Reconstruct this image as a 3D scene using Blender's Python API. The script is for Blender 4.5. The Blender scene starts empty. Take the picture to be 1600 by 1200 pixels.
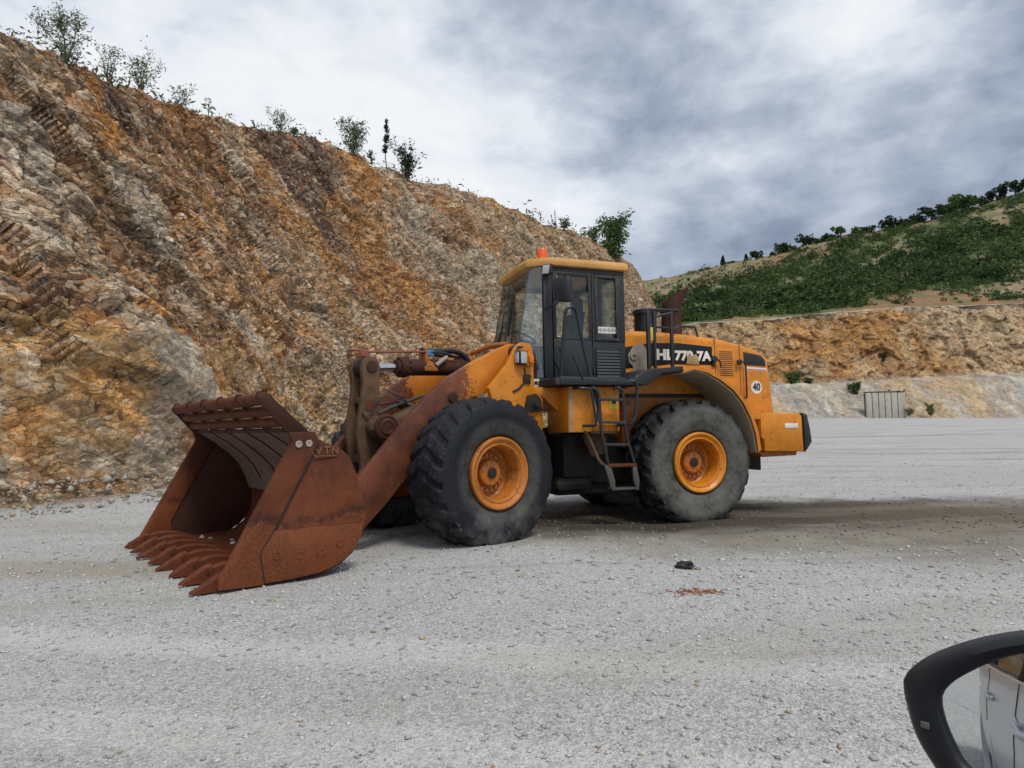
import bpy, bmesh, math, random
import numpy as np
from mathutils import Vector, Matrix
sc = bpy.context.scene
COL = sc.collection
PI = math.pi
rng = np.random.default_rng(7)
random.seed(7)

# ------------------------------------------------------------------ helpers
def link(o, parent=None):
    COL.objects.link(o)
    if parent: o.parent = parent
    return o
def tag(o, label=None, cat=None, group=None, kind=None):
    if label: o['label'] = label
    if cat: o['category'] = cat
    if group: o['group'] = group
    if kind: o['kind'] = kind
    return o
def empty(name, loc=(0, 0, 0), rz=0):
    o = bpy.data.objects.new(name, None); o.location = loc; o.rotation_euler[2] = rz
    o.empty_display_size = .2
    return link(o)
def fin(name, me, mat, parent=None, smooth=35):
    mats = mat if isinstance(mat, (list, tuple)) else [mat]
    for m in mats: me.materials.append(m)
    if smooth is not None:
        me.polygons.foreach_set('use_smooth', [True] * len(me.polygons))
        me.set_sharp_from_angle(angle=math.radians(smooth))
    return link(bpy.data.objects.new(name, me), parent)
def npmesh(name, V, F, mat, parent=None, smooth=None, col=None):
    """V (n,3) array, F (m,k) array of indices"""
    me = bpy.data.meshes.new(name)
    V = np.asarray(V, np.float32); F = np.asarray(F, np.int32)
    m, k = F.shape
    me.vertices.add(len(V)); me.vertices.foreach_set('co', V.ravel())
    me.loops.add(m * k); me.loops.foreach_set('vertex_index', F.ravel())
    me.polygons.add(m); me.polygons.foreach_set('loop_start', np.arange(0, m * k, k, dtype=np.int32))
    me.update(calc_edges=True)
    if col is not None:
        a = me.color_attributes.new('Col', 'FLOAT_COLOR', 'POINT')
        c = np.ones((len(V), 4), np.float32); c[:, :np.shape(col)[1]] = col
        a.data.foreach_set('color', c.ravel())
    return fin(name, me, mat, parent, smooth)

class MB:
    """collects shapes of one part in one bmesh"""
    def __init__(s): s.bm = bmesh.new()
    def _bev(s, vs, w, seg=2):
        if w > 0:
            es = list({e for v in vs for e in v.link_edges})
            bmesh.ops.bevel(s.bm, geom=es, offset=w, segments=seg, affect='EDGES', clamp_overlap=True, profile=.5)
    def prism(s, pts, y0, y1, bev=.008, axis='y', seg=2):
        bm = s.bm
        def P(a, b, t): return (a, t, b) if axis == 'y' else ((t, a, b) if axis == 'x' else (a, b, t))
        A = [bm.verts.new(P(a, b, y0)) for a, b in pts]; B = [bm.verts.new(P(a, b, y1)) for a, b in pts]
        fs = [bm.faces.new(A), bm.faces.new(B[::-1])]
        n = len(pts)
        for i in range(n): fs.append(bm.faces.new((A[i], B[i], B[(i + 1) % n], A[(i + 1) % n])))
        bmesh.ops.recalc_face_normals(bm, faces=fs)
        s._bev(A + B, bev, seg); return s
    def box(s, x0, x1, y0, y1, z0, z1, bev=.008, seg=2):
        return s.prism([(x0, z0), (x1, z0), (x1, z1), (x0, z1)], y0, y1, bev, seg=seg)
    def hexa(s, P8, bev=0):
        """8 corners: 0-3 bottom loop, 4-7 top loop"""
        v = [s.bm.verts.new(p) for p in P8]
        fs = [s.bm.faces.new([v[i] for i in q]) for q in ((0, 1, 2, 3), (7, 6, 5, 4), (0, 4, 5, 1), (1, 5, 6, 2), (2, 6, 7, 3), (3, 7, 4, 0))]
        bmesh.ops.recalc_face_normals(s.bm, faces=fs); s._bev(v, bev); return s
    def bar(s, a, b, w, t, up=(0, 0, 1), bev=0.004):
        a, b = Vector(a), Vector(b); d = (b - a).normalized(); u = Vector(up)
        x = d.cross(u).normalized() * w / 2; y = x.cross(d).normalized() * t / 2
        return s.hexa([a - x - y, a + x - y, a + x + y, a - x + y, b - x - y, b + x - y, b + x + y, b - x + y], bev)
    def ring_sweep(s, rings, close_ends=True, closed=False):
        bm = s.bm; R = [[bm.verts.new(p) for p in r] for r in rings]; n = len(rings[0]); fs = []
        m = len(R)
        for i in range(m if closed else m - 1):
            for j in range(n):
                fs.append(bm.faces.new((R[i][j], R[i][(j + 1) % n], R[(i + 1) % m][(j + 1) % n], R[(i + 1) % m][j])))
        if close_ends and not closed: fs += [bm.faces.new(R[0][::-1]), bm.faces.new(R[-1])]
        bmesh.ops.recalc_face_normals(bm, faces=fs); return s
    def tube(s, pts, r, seg=10, fillet=0.0):
        pts = [Vector(p) for p in pts]
        if fillet > 0 and len(pts) > 2:
            q = [pts[0]]
            for i in range(1, len(pts) - 1):
                a, b, c = pts[i - 1], pts[i], pts[i + 1]
                f = min(fillet, (a - b).length * .45, (c - b).length * .45)
                p0 = b + (a - b).normalized() * f; p1 = b + (c - b).normalized() * f
                for k in range(5):
                    t = k / 4; q.append(p0 * (1 - t) ** 2 + b * 2 * t * (1 - t) + p1 * t * t)
            q.append(pts[-1]); pts = q
        rr = [r] * len(pts)
        if isinstance(r, (list, tuple)): rr = list(np.interp(np.linspace(0, 1, len(pts)), np.linspace(0, 1, len(r)), r))
        rings = []; up = None
        for i, p in enumerate(pts):
            d = ((pts[min(i + 1, len(pts) - 1)] - p).normalized() + (p - pts[max(i - 1, 0)]).normalized())
            d = d.normalized() if d.length > 1e-6 else Vector((0, 0, 1))
            if up is None: up = d.orthogonal().normalized()
            up = (up - d * up.dot(d)).normalized(); w = d.cross(up)
            rings.append([p + (up * math.cos(2 * PI * k / seg) + w * math.sin(2 * PI * k / seg)) * rr[i] for k in range(seg)])
        return s.ring_sweep(rings)
    def cyl(s, a, b, r0, r1=None, seg=20, bev=0):
        r1 = r0 if r1 is None else r1; a, b = Vector(a), Vector(b)
        if bev > 0:
            d = (b - a).normalized() * bev
            return s.tube([a, a + d, b - d, b], [r0 - bev, r0, r1, r1 - bev], seg)
        return s.tube([a, b], [r0, r1], seg)
    def lathe(s, prof, c=(0, 0, 0), seg=48, closed=False, ends=True):
        """prof: (radius, offset) around the y axis"""
        rings = [[(c[0] + max(r, .002) * math.cos(2 * PI * k / seg), c[1] + a, c[2] + max(r, .002) * math.sin(2 * PI * k / seg)) for k in range(seg)] for r, a in prof]
        return s.ring_sweep(rings, close_ends=ends and not closed, closed=closed)
    def sheet(s, prof, y0, y1, t, ny=2):
        """open profile (x,z) swept along y with thickness t to the left of its direction"""
        pr = [Vector((p[0], p[1])) for p in prof]; off = []
        for i in range(len(pr)):
            d = (pr[min(i + 1, len(pr) - 1)] - pr[max(i - 1, 0)]).normalized(); off.append(pr[i] + Vector((-d.y, d.x)) * t)
        loop = pr + off[::-1]
        ys = [y0 + (y1 - y0) * k / (ny - 1) for k in range(ny)]
        rings = [[(p.x, y, p.y) for p in loop] for y in ys]
        return s.ring_sweep(rings)
    def build(s, name, mat, parent=None, smooth=35):
        me = bpy.data.meshes.new(name); s.bm.to_mesh(me); s.bm.free()
        return fin(name, me, mat, parent, smooth)

# ------------------------------------------------------------------ numpy noise
def _h(ix, iy, iz, seed):
    n = (ix.astype(np.uint64) * np.uint64(374761393) + iy.astype(np.uint64) * np.uint64(668265263) + iz.astype(np.uint64) * np.uint64(2147483647) + np.uint64(seed * 1274126177 + 12345)) & np.uint64(0xffffffff)
    n = ((n ^ (n >> np.uint64(13))) * np.uint64(1274126177)) & np.uint64(0xffffffff)
    n = ((n ^ (n >> np.uint64(16))) * np.uint64(2246822519)) & np.uint64(0xffffffff)
    return ((n ^ (n >> np.uint64(15))) & np.uint64(0xffffff)).astype(np.float64) / float(0xffffff)
def vnoise(P, seed=0):
    P = np.asarray(P, float) + 1000.0; I = np.floor(P).astype(np.int64); f = P - I; f = f * f * (3 - 2 * f); r = 0
    for dx in (0, 1):
        for dy in (0, 1):
            for dz in (0, 1):
                w = (f[:, 0] if dx else 1 - f[:, 0]) * (f[:, 1] if dy else 1 - f[:, 1]) * (f[:, 2] if dz else 1 - f[:, 2])
                r = r + w * _h(I[:, 0] + dx, I[:, 1] + dy, I[:, 2] + dz, seed)
    return r * 2 - 1
def fbm(P, octs=4, seed=0, gain=.5):
    a, r = 1, 0; P = np.asarray(P, float)
    for k in range(octs): r = r + a * vnoise(P * 2 ** k + k * 17.3, seed + k); a *= gain
    return r
def facets(P, seed=0, tilt=1.0, lift=.5):
    """fractured-rock height: every random cell is a plane of its own height and tilt"""
    P = np.asarray(P, float) + 1000.0; I = np.floor(P).astype(np.int64)
    best = np.full(len(P), 1e9); sec = np.full(len(P), 1e9); val = np.zeros(len(P)); rid = np.zeros(len(P))
    for dx in (-1, 0, 1):
        for dy in (-1, 0, 1):
            for dz in (-1, 0, 1):
                c = I + np.array([dx, dy, dz])
                o = np.stack([_h(c[:, 0], c[:, 1], c[:, 2], seed + k) for k in range(3)], 1)
                v = P - (c + o); d = (v * v).sum(1)
                g = np.stack([_h(c[:, 0], c[:, 1], c[:, 2], seed + 5 + k) for k in range(3)], 1) * 2 - 1
                r = _h(c[:, 0], c[:, 1], c[:, 2], seed + 9)
                near = d < best
                sec = np.where(near, best, np.minimum(sec, d))
                val = np.where(near, (g * v).sum(1) * tilt + (r - .5) * 2 * lift, val); rid = np.where(near, r, rid)
                best = np.where(near, d, best)
    return val, rid, np.sqrt(sec) - np.sqrt(best)
def sstep(a, b, x):
    t = np.clip((x - a) / (b - a), 0, 1); return t * t * (3 - 2 * t)
def gridfaces(nu, nv):
    i = np.arange(nu - 1)[:, None] * nv + np.arange(nv - 1)[None, :]
    return np.stack([i, i + nv, i + nv + 1, i + 1], -1).reshape(-1, 4)

# ------------------------------------------------------------------ materials
class NT:
    def __init__(s, name):
        s.m = bpy.data.materials.new(name); s.m.use_nodes = True; s.t = s.m.node_tree; s.t.nodes.clear()
        s.out = s.t.nodes.new('ShaderNodeOutputMaterial')
    def n(s, typ, ins=None, **kw):
        nd = s.t.nodes.new(typ)
        for k, v in kw.items(): setattr(nd, k, v)
        for k, v in (ins or {}).items():
            if hasattr(v, 'is_output'): s.t.links.new(v, nd.inputs[k])
            else: nd.inputs[k].default_value = v
        return nd
    def math(s, op, a, b=0.0, clamp=False): return s.n('ShaderNodeMath', {0: a, 1: b}, operation=op, use_clamp=clamp).outputs[0]
    def coord(s, kind='Object', scale=(1, 1, 1), rot=(0, 0, 0), loc=(0, 0, 0)):
        c = s.n('ShaderNodeTexCoord').outputs[kind]
        return s.n('ShaderNodeMapping', {'Vector': c, 'Scale': scale, 'Rotation': rot, 'Location': loc}).outputs[0]
    def noise(s, vec, scale, detail=6, rough=.6, dist=0.0): return s.n('ShaderNodeTexNoise', {'Vector': vec, 'Scale': scale, 'Detail': detail, 'Roughness': rough, 'Distortion': dist}).outputs['Fac']
    def voro(s, vec, scale, feature='F1', out='Distance', rand=1.0): return s.n('ShaderNodeTexVoronoi', {'Vector': vec, 'Scale': scale, 'Randomness': rand}, feature=feature).outputs[out]
    def rng(s, v, a, b, lo=0.0, hi=1.0): return s.n('ShaderNodeMapRange', {'Value': v, 'From Min': a, 'From Max': b, 'To Min': lo, 'To Max': hi}, interpolation_type='SMOOTHSTEP').outputs[0]
    def mix(s, f, a, b, blend='MIX'):
        def c(x): return (*x, 1) if isinstance(x, (tuple, list)) and len(x) == 3 else x
        return s.n('ShaderNodeMix', {0: f, 6: c(a), 7: c(b)}, data_type='RGBA', blend_type=blend).outputs[2]
    def axis(s, vec, i): return s.n('ShaderNodeSeparateXYZ', {0: vec}).outputs[i]
    def bump(s, h, strength=.4, dist=.02, normal=None):
        d = {'Height': h, 'Strength': strength, 'Distance': dist}
        if normal is not None: d['Normal'] = normal
        return s.n('ShaderNodeBump', d).outputs[0]
    def bsdf(s, col, rough=.6, metal=0.0, normal=None, spec=.5, **kw):
        d = {'Base Color': (*col, 1) if isinstance(col, tuple) and len(col) == 3 else col, 'Roughness': rough, 'Metallic': metal, 'Specular IOR Level': spec}
        if normal is not None: d['Normal'] = normal
        d.update(kw)
        b = s.n('ShaderNodeBsdfPrincipled', d)
        s.t.links.new(b.outputs[0], s.out.inputs[0]); return s.m

def worn(name, base, rough=.5, dirt=(.16, .13, .10), dirt_amt=.5, rust=None, rust_amt=0.0, var=.18, metal=0.0, streak=True, bump=.15, scale=1.0, spec=.5, lowdust=None):
    """painted or bare steel: colour drift, grime clouds, run-down streaks, rust spots"""
    t = NT(name); o = t.coord('Object')
    n1 = t.noise(o, 1.7 * scale, 6, .62); n2 = t.noise(o, 9 * scale, 8, .7); n3 = t.noise(o, 46 * scale, 4, .6)
    c = t.mix(t.rng(n1, .35, .7), tuple(x * (1 - var) for x in base), tuple(min(1, x * (1 + var)) for x in base))
    dm = t.rng(t.math('ADD', t.math('MULTIPLY', n1, .55), t.math('MULTIPLY', n2, .45)), .60 - .22 * dirt_amt, .74 - .12 * dirt_amt)
    c = t.mix(t.math('MULTIPLY', dm, .25 + .6 * dirt_amt), c, dirt)
    if streak:
        so = t.coord('Object', scale=(14, 14, .9)); sn = t.noise(so, 1.0 * scale, 5, .65)
        c = t.mix(t.math('MULTIPLY', t.rng(sn, .55, .72), .18 + .3 * dirt_amt), c, tuple(x * .55 for x in dirt))
    if rust:
        rm = t.rng(t.math('ADD', t.math('MULTIPLY', n2, .6), t.math('MULTIPLY', n3, .4)), .66 - .2 * rust_amt, .70 - .17 * rust_amt)
        c = t.mix(rm, c, rust)
    r = t.rng(n2, .3, .7, max(0.05, rough - .12), min(1, rough + .15))
    h = t.math('ADD', n2, t.math('MULTIPLY', n3, .5))
    return t.bsdf(c, r, metal, t.bump(h, bump, .01), spec)

def plain(name, col, rough=.5, metal=0.0, spec=.5, var=.15, sc=8):
    t = NT(name); o = t.coord('Object'); n = t.noise(o, sc, 5, .6)
    c = t.mix(n, tuple(x * (1 - var) for x in col), tuple(min(1, x * (1 + var)) for x in col))
    return t.bsdf(c, t.rng(n, .3, .7, max(.03, rough - .08), min(1, rough + .08)), metal, None, spec)

def glass(name, tint=(.80, .88, .87), refl=.16, dusty=.10):
    t = NT(name); o = t.coord('Object')
    tr = t.n('ShaderNodeBsdfTransparent', {'Color': (*tint, 1)})
    gl = t.n('ShaderNodeBsdfGlossy', {'Color': (1, 1, 1, 1), 'Roughness': .02})
    lw = t.n('ShaderNodeLayerWeight', {'Blend': .25}).outputs['Fresnel']
    dust = t.n('ShaderNodeBsdfDiffuse', {'Color': (.42, .44, .44, 1)})
    m1 = t.n('ShaderNodeMixShader', {0: t.math('ADD', t.math('MULTIPLY', lw, .7), refl * .25, True), 1: tr.outputs[0], 2: gl.outputs[0]})
    n = t.noise(o, 3.0, 6, .65)
    m2 = t.n('ShaderNodeMixShader', {0: t.rng(n, .35, .8, dusty * .1, dusty), 1: m1.outputs[0], 2: dust.outputs[0]})
    t.t.links.new(m2.outputs[0], t.out.inputs[0]); return t.m
# ------------------------------------------------------------------ camera, sky, sun
cam = bpy.data.cameras.new('camera'); cam_o = link(bpy.data.objects.new('camera', cam)); sc.camera = cam_o
EYE = Vector((0, 0, 1.3104))
cam.sensor_width = 36; cam.lens = 1039.8 / 1600 * 36; cam.clip_start = .03; cam.clip_end = 3000
cam_o.matrix_world = Matrix.Translation(EYE) @ Matrix.Rotation(PI / 2 + .06497, 4, 'X') @ Matrix.Rotation(-.0158, 4, 'Z')
sc.view_settings.view_transform = 'Standard'; sc.view_settings.look = 'None'; sc.view_settings.exposure = 0; sc.view_settings.gamma = 1

SUN_EL, SUN_AZ = math.radians(56), math.radians(152)      # azimuth clockwise from +Y
sd = Vector((math.sin(SUN_AZ) * math.cos(SUN_EL), math.cos(SUN_AZ) * math.cos(SUN_EL), math.sin(SUN_EL)))
sun = bpy.data.lights.new('sun', 'SUN'); sun.energy = 2.0; sun.angle = math.radians(16); sun.color = (1, .945, .86)
sun_o = link(bpy.data.objects.new('sun', sun)); sun_o.rotation_euler = sd.to_track_quat('Z', 'Y').to_euler(); sun_o.location = (0, 0, 60)

w = bpy.data.worlds.new('World'); sc.world = w; w.use_nodes = True
class WT(NT):
    def __init__(s, tree): s.t = tree
W = WT(w.node_tree); w.node_tree.nodes.clear()
sky = W.n('ShaderNodeTexSky', sky_type='NISHITA', sun_disc=False, sun_elevation=SUN_EL, sun_rotation=SUN_AZ).outputs[0]
d = W.n('ShaderNodeTexCoord').outputs['Generated']
dx, dy, dz = (W.axis(d, i) for i in range(3))
den = W.math('ADD', W.math('MAXIMUM', dz, 0.0), .26)
p = W.n('ShaderNodeCombineXYZ', {0: W.math('MULTIPLY', dx, 1.75), 1: W.math('MULTIPLY', dy, 1.75), 2: W.math('MULTIPLY', dz, 3.2)}).outputs[0]
n1 = W.noise(p, 1.9, 9, .50, .35); n2 = W.noise(p, 6.5, 6, .55, .2); n3 = W.noise(p, .8, 3, .5)
tone = W.math('ADD', W.math('MULTIPLY', n1, .78), W.math('MULTIPLY', n2, .50)); tone = W.math('SUBTRACT', tone, .165)
tone = W.math('ADD', tone, W.math('MULTIPLY', W.math('SUBTRACT', n3, .5), .25))
def lobe(v, k, amt):
    global tone
    v = Vector(v).normalized()
    dt = W.n('ShaderNodeVectorMath', {0: d, 1: tuple(v)}, operation='DOT_PRODUCT').outputs['Value']
    g = W.math('POWER', W.math('MAXIMUM', dt, 0.0), k)
    tone = W.math('ADD', tone, W.math('MULTIPLY', g, amt))
SKYLOBES = [((-.40, .80, .44), 14, .24), ((-.02, .91, .37), 90, .17), ((.42, .775, .47), 110, .30), ((-.30, .846, .438), 30, .10), ((.26, .89, .36), 160, .11), ((-.12, .84, .52), 70, -.05),
            ((.60, .76, .27), 9, -.22), ((.30, .85, .44), 90, -.05), ((.30, .91, .25), 40, -.03), ((-.62, .62, .45), 40, -.04), ((0, -.3, 1), 2, .14), ((.12, .93, .33), 300, .05), ((-.25, .93, .28), 40, .06)]
for a in SKYLOBES: lobe(*a)
cr = W.n('ShaderNodeValToRGB', {0: tone}); e = cr.color_ramp
stops = [(.16, (.175, .22, .31)), (.30, (.285, .34, .445)), (.44, (.45, .51, .615)), (.56, (.635, .69, .78)), (.68, (.83, .87, .925)), (.84, (.95, .965, .985))]
e.elements[0].position = stops[0][0]; e.elements[0].color = (*stops[0][1], 1)
e.elements[1].position = stops[-1][0]; e.elements[1].color = (*stops[-1][1], 1)
for ps, c in stops[1:-1]:
    x = e.elements.new(ps); x.color = (*c, 1)
cl = W.n('ShaderNodeVectorMath', {0: cr.outputs[0], 1: (10, 10, 10)}, operation='MULTIPLY').outputs[0]
skyc = W.mix(.93, sky, cl)
bg = W.n('ShaderNodeBackground', {'Color': skyc, 'Strength': .1})
wo = W.n('ShaderNodeOutputWorld'); w.node_tree.links.new(bg.outputs[0], wo.inputs[0])

# ------------------------------------------------------------------ ground
def ground_z(x, y):
    x = np.asarray(x, float); y = np.asarray(y, float)
    r = np.maximum(0, y - 17)
    z = .0365 * r * r / (r + 6) - .016 * np.maximum(0, x - 30) * sstep(30, 75, y)
    return z
def ground_bump(x, y):
    P = np.stack([x, y, 0 * x], -1).reshape(-1, 3)
    return (.030 * fbm(P * .45, 3, 3) + .012 * fbm(P * 2.1, 3, 8)).reshape(np.shape(x))
xs = np.concatenate([np.linspace(-400, -32, 24), np.linspace(-30, -10.2, 50), np.linspace(-10, 14, 241), np.linspace(14.3, 70, 110), np.linspace(72, 420, 26)])
ys = np.concatenate([np.linspace(-400, -12, 24), np.linspace(-11, 1.4, 40), np.linspace(1.5, 16, 160), np.linspace(16.2, 40, 90), np.linspace(40.7, 100, 70), np.linspace(104, 330, 12)])
X, Y = np.meshgrid(xs, ys, indexing='ij')
fade = 1 - sstep(60, 110, np.hypot(X, Y))
Z = ground_z(X, Y) * (Y < 101) + (Y >= 101) * ground_z(X, 0 * Y + 100) + ground_bump(X, Y) * fade
def mat_ground():
    t = NT('gravel_ground'); o = t.coord('Object')
    big = t.noise(o, .22, 5, .6); med = t.noise(o, 1.6, 6, .65); fine = t.noise(o, 34, 6, .75); fine2 = t.noise(o, 110, 3, .7)
    c = t.mix(t.rng(big, .35, .65), (.475, .475, .466), (.555, .556, .548))
    c = t.mix(t.rng(med, .48, .72, 0, .6), c, (.43, .43, .43))
    peb = t.voro(o, 42, 'F1', 'Color'); pv = t.n('ShaderNodeSeparateColor', {0: peb}).outputs[0]
    c = t.mix(t.rng(pv, .1, .95, 0, .75), t.mix(.36, c, (.20, .20, .195)), t.mix(.40, c, (.68, .675, .655)))
    p2 = t.n('ShaderNodeSeparateColor', {0: t.voro(o, 105, 'F1', 'Color')}).outputs[0]
    c = t.mix(t.rng(p2, .55, 1, 0, .7), c, (.70, .70, .68)); c = t.mix(t.rng(p2, .42, .05, 0, .60), c, (.22, .22, .21))
    c = t.mix(t.rng(fine, .35, .7, 0, .5), c, t.mix(.5, c, (.14, .14, .14)))
    c = t.mix(t.rng(fine2, .6, .75, 0, .4), c, (.66, .66, .65))
    # stained brown earth under and behind the machine, darkened below it for its shadow, tan fines beside the bucket, old wheel marks
    warp = t.math('MULTIPLY', t.math('SUBTRACT', t.noise(o, .55, 6, .68), .5), 1.15)
    def patch(cx, cy, rx, ry, rot, lo, hi):
        m = t.coord('Object', (1, 1, 1), (0, 0, 0), (-cx, -cy, 0))
        m = t.n('ShaderNodeVectorRotate', {'Vector': m, 'Angle': rot}, rotation_type='Z_AXIS').outputs[0]
        m = t.n('ShaderNodeVectorMath', {0: m, 1: (1 / rx, 1 / ry, 0)}, operation='MULTIPLY').outputs[0]
        l = t.n('ShaderNodeVectorMath', {0: m}, operation='LENGTH').outputs['Value']
        return t.rng(t.math('ADD', l, warp), hi, lo)
    c = t.mix(t.math('MULTIPLY', patch(4.2, 8.7, 5.8, 2.5, .12, .55, 1.15), .85), c, t.mix(t.rng(med, .35, .7), (.20, .18, .14), (.29, .26, .20)))
    c = t.mix(t.math('MULTIPLY', patch(1.9, 10.1, 5.4, 2.3, .03, .58, 1.15), .95), c, t.mix(t.rng(fine, .3, .7), (.022, .018, .014), (.080, .064, .047)))  # stain core, with the machine's shadow painted into its dark brown
    trk = t.coord('Object', (.16, 1.5, 1), (0, 0, -.12)); tk = t.noise(trk, 1.0, 5, .6, .2); c = t.mix(t.rng(tk, .55, .68, 0, .30), c, (.30, .27, .215)); c = t.mix(t.rng(tk, .42, .30, 0, .35), c, (.64, .63, .61))
    tw = t.coord('Object', (.05, .9, 1), (0, 0, .5)); c = t.mix(t.rng(t.noise(tw, 1.6, 4, .6), .60, .70, 0, .4), c, (.26, .255, .245))
    c = t.mix(t.math('MULTIPLY', patch(8.2, 9.3, 5.0, 2.5, -.1, .42, 1.12), .86), c, t.mix(t.rng(fine, .3, .7), (.085, .066, .047), (.165, .134, .098)))
    c = t.mix(t.math('MULTIPLY', patch(-4.2, 6.6, 2.6, .55, .15, .4, 1.1), .6), c, (.33, .285, .215))
    c = t.mix(t.math('MULTIPLY', patch(-10.5, 13.5, 3.3, 2.2, -.9, .5, 1.1), .7), c, (.30, .24, .17))
    tr = t.coord('Object', (.20, .95, 1), (0, 0, .35)); tn = t.noise(tr, 1.0, 6, .68, .6)
    far = t.rng(t.axis(o, 1), 11, 18)
    c = t.mix(t.math('MULTIPLY', t.rng(tn, .52, .68, 0, .5), far), c, (.19, .19, .185))
    for cx_, cy_, rx_, ry_, ro_, am_, cc_ in [(11, 10.6, 12, .34, -.10, .30, (.27, .235, .18)), (11, 8.7, 12, .32, -.10, .28, (.25, .215, .165)), (16, 24, 22, .5, .22, .5, (.30, .28, .25)), (16, 26.4, 22, .5, .22, .5, (.30, .28, .25)), (20, 36, 26, .7, -.05, .45, (.28, .265, .24)), (-2.5, 4.3, 6.5, .26, .18, .30, (.70, .69, .66)), (-1.2, 3.0, 6.0, .24, .18, .28, (.70, .69, .66)), (2.5, 4.4, 5, .5, -.35, .3, (.34, .315, .27)), (-6, 9.6, 5, .5, .35, .4, (.36, .33, .28))]:
        c = t.mix(t.math('MULTIPLY', patch(cx_, cy_, rx_, ry_, ro_, .35, 1.15), am_), c, cc_)
    h = t.math('ADD', t.math('MULTIPLY', t.voro(o, 42), .5), t.math('ADD', t.math('MULTIPLY', t.voro(o, 105), .5), t.math('MULTIPLY', fine, .9)))
    return t.bsdf(c, .92, 0, t.bump(h, .8, .014), .25)
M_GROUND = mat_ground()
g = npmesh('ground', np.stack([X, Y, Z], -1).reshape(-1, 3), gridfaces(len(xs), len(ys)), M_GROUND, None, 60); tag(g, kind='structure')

# loose stones of the gravel: one uncountable cover
def stones(n, ymin, ymax, smin, smax, seed):
    r = np.random.default_rng(seed)
    Yc = ymin * (ymax / ymin) ** r.random(n); Xc = (r.random(n) * 2 - 1) * (.86 * Yc + .3)
    s = smin + (smax - smin) * r.random(n) ** 5
    return Xc, Yc, s * np.clip(Yc / 4.5, .75, 1.35)
def rocks_mesh(name, C, S, colr, mat, parent=None, seed=1, flat=.55):
    r = np.random.default_rng(seed)
    o = np.array([(1, 0, 0), (0, 1, 0), (-1, 0, 0), (0, -1, 0), (.15, .1, 1), (-.1, .05, -.8)], float)
    f = np.array([(0, 1, 4), (1, 2, 4), (2, 3, 4), (3, 0, 4), (1, 0, 5), (2, 1, 5), (3, 2, 5), (0, 3, 5)])
    n = len(C); V = o[None] * (1 + .45 * (r.random((n, 6, 3)) * 2 - 1)) + .22 * (r.random((n, 6, 3)) * 2 - 1)
    V[:, :, 2] *= flat; V[:, :, 0] *= .7 + .6 * r.random((n, 1))
    a = r.random(n) * 6.28; ca, sa = np.cos(a)[:, None], np.sin(a)[:, None]
    x = V[:, :, 0] * ca - V[:, :, 1] * sa; y = V[:, :, 0] * sa + V[:, :, 1] * ca
    V = np.stack([x, y, V[:, :, 2]], -1) * np.asarray(S)[:, None, None] + np.asarray(C)[:, None, :]
    F = f[None] + (np.arange(n) * 6)[:, None, None]
    return npmesh(name, V.reshape(-1, 3), F.reshape(-1, 3), mat, parent, None, np.repeat(colr, 6, 0))
def mat_vcol(name, rough=.9, nsc=30, amt=.35, bump=.3):
    t = NT(name); o = t.coord('Object'); a = t.n('ShaderNodeVertexColor', layer_name='Col').outputs[0]
    n = t.noise(o, nsc, 5, .7)
    c = t.mix(t.rng(n, .3, .7, 0, amt), a, t.mix(.6, a, (.1, .09, .08)))
    return t.bsdf(c, rough, 0, t.bump(n, bump, .01), .25)
M_STONE = mat_vcol('loose_stone')
x1, y1, s1 = stones(42000, 2.2, 26, .004, .022, 5)
r_ = np.random.default_rng(11)
gcol = (.29 + .34 * r_.random((len(x1), 1))) * np.array([1, .995, .97]); tanm = r_.random(len(x1)) < .05
gcol[tanm] = np.array([.42, .30, .18]) * (.7 + .5 * r_.random((tanm.sum(), 1)))
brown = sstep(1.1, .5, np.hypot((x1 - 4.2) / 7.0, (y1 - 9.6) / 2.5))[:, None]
gcol = gcol * (1 - brown * .66) * (1 - brown * np.array([0, .06, .16]))  # stones on the stain: browned, and darkened for the machine's shade
z1 = ground_z(x1, y1) + ground_bump(x1, y1) + s1 * .12
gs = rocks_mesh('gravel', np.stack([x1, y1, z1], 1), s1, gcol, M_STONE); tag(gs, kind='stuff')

# ------------------------------------------------------------------ quarry face on the left
CL = np.array([(-22, -12, -26.5, -9.8, 10.5), (-16, 0, -20.4, 2.3, 10.4), (-12.5, 6, -16.5, 8.3, 10.3), (-10.3, 10, -14.0, 12, 10.2), (-9.2, 12.2, -13, 13.5, 10.3), (-8.4, 15.5, -12.4, 15.8, 11.05), (-8.4, 22, -12.6, 21.9, 13.05), (-8.8, 30, -13.8, 30.5, 16.25), (-6.5, 40, -12.1, 42.1, 20.1), (-1.5, 50, -7.1, 53.4, 21.8), (5, 59, -.6, 63.2, 22.8), (11.5, 67, 6, 71.4, 23.1), (17, 74, 11.3, 78, 22.8), (21.5, 81, 16, 85.7, 22.0), (25, 90, 19, 92, 20)])
def resample(T, step):
    d = np.concatenate([[0], np.cumsum(np.hypot(*np.diff(T[:, :2], axis=0).T))])
    uu = np.linspace(0, d[-1], 3000); Q = np.stack([np.interp(uu, d, T[:, k]) for k in range(T.shape[1])], 1)
    k = 61; pad = np.pad(Q, ((k, k), (0, 0)), 'edge'); Q = np.stack([np.convolve(pad[:, j], np.ones(k) / k, 'same')[k:-k] for j in range(Q.shape[1])], 1)
    dep = np.maximum(11, np.hypot(Q[:, 0], Q[:, 1])) * step
    cnt = np.concatenate([[0], np.cumsum(np.diff(uu) / dep[1:])]); n = int(cnt[-1])
    k2 = np.linspace(0, cnt[-1], n); u2 = np.interp(k2, cnt, uu)
    return np.stack([np.interp(u2, uu, Q[:, j]) for j in range(Q.shape[1])], 1), u2
cs, cu = resample(CL, .0038)
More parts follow.
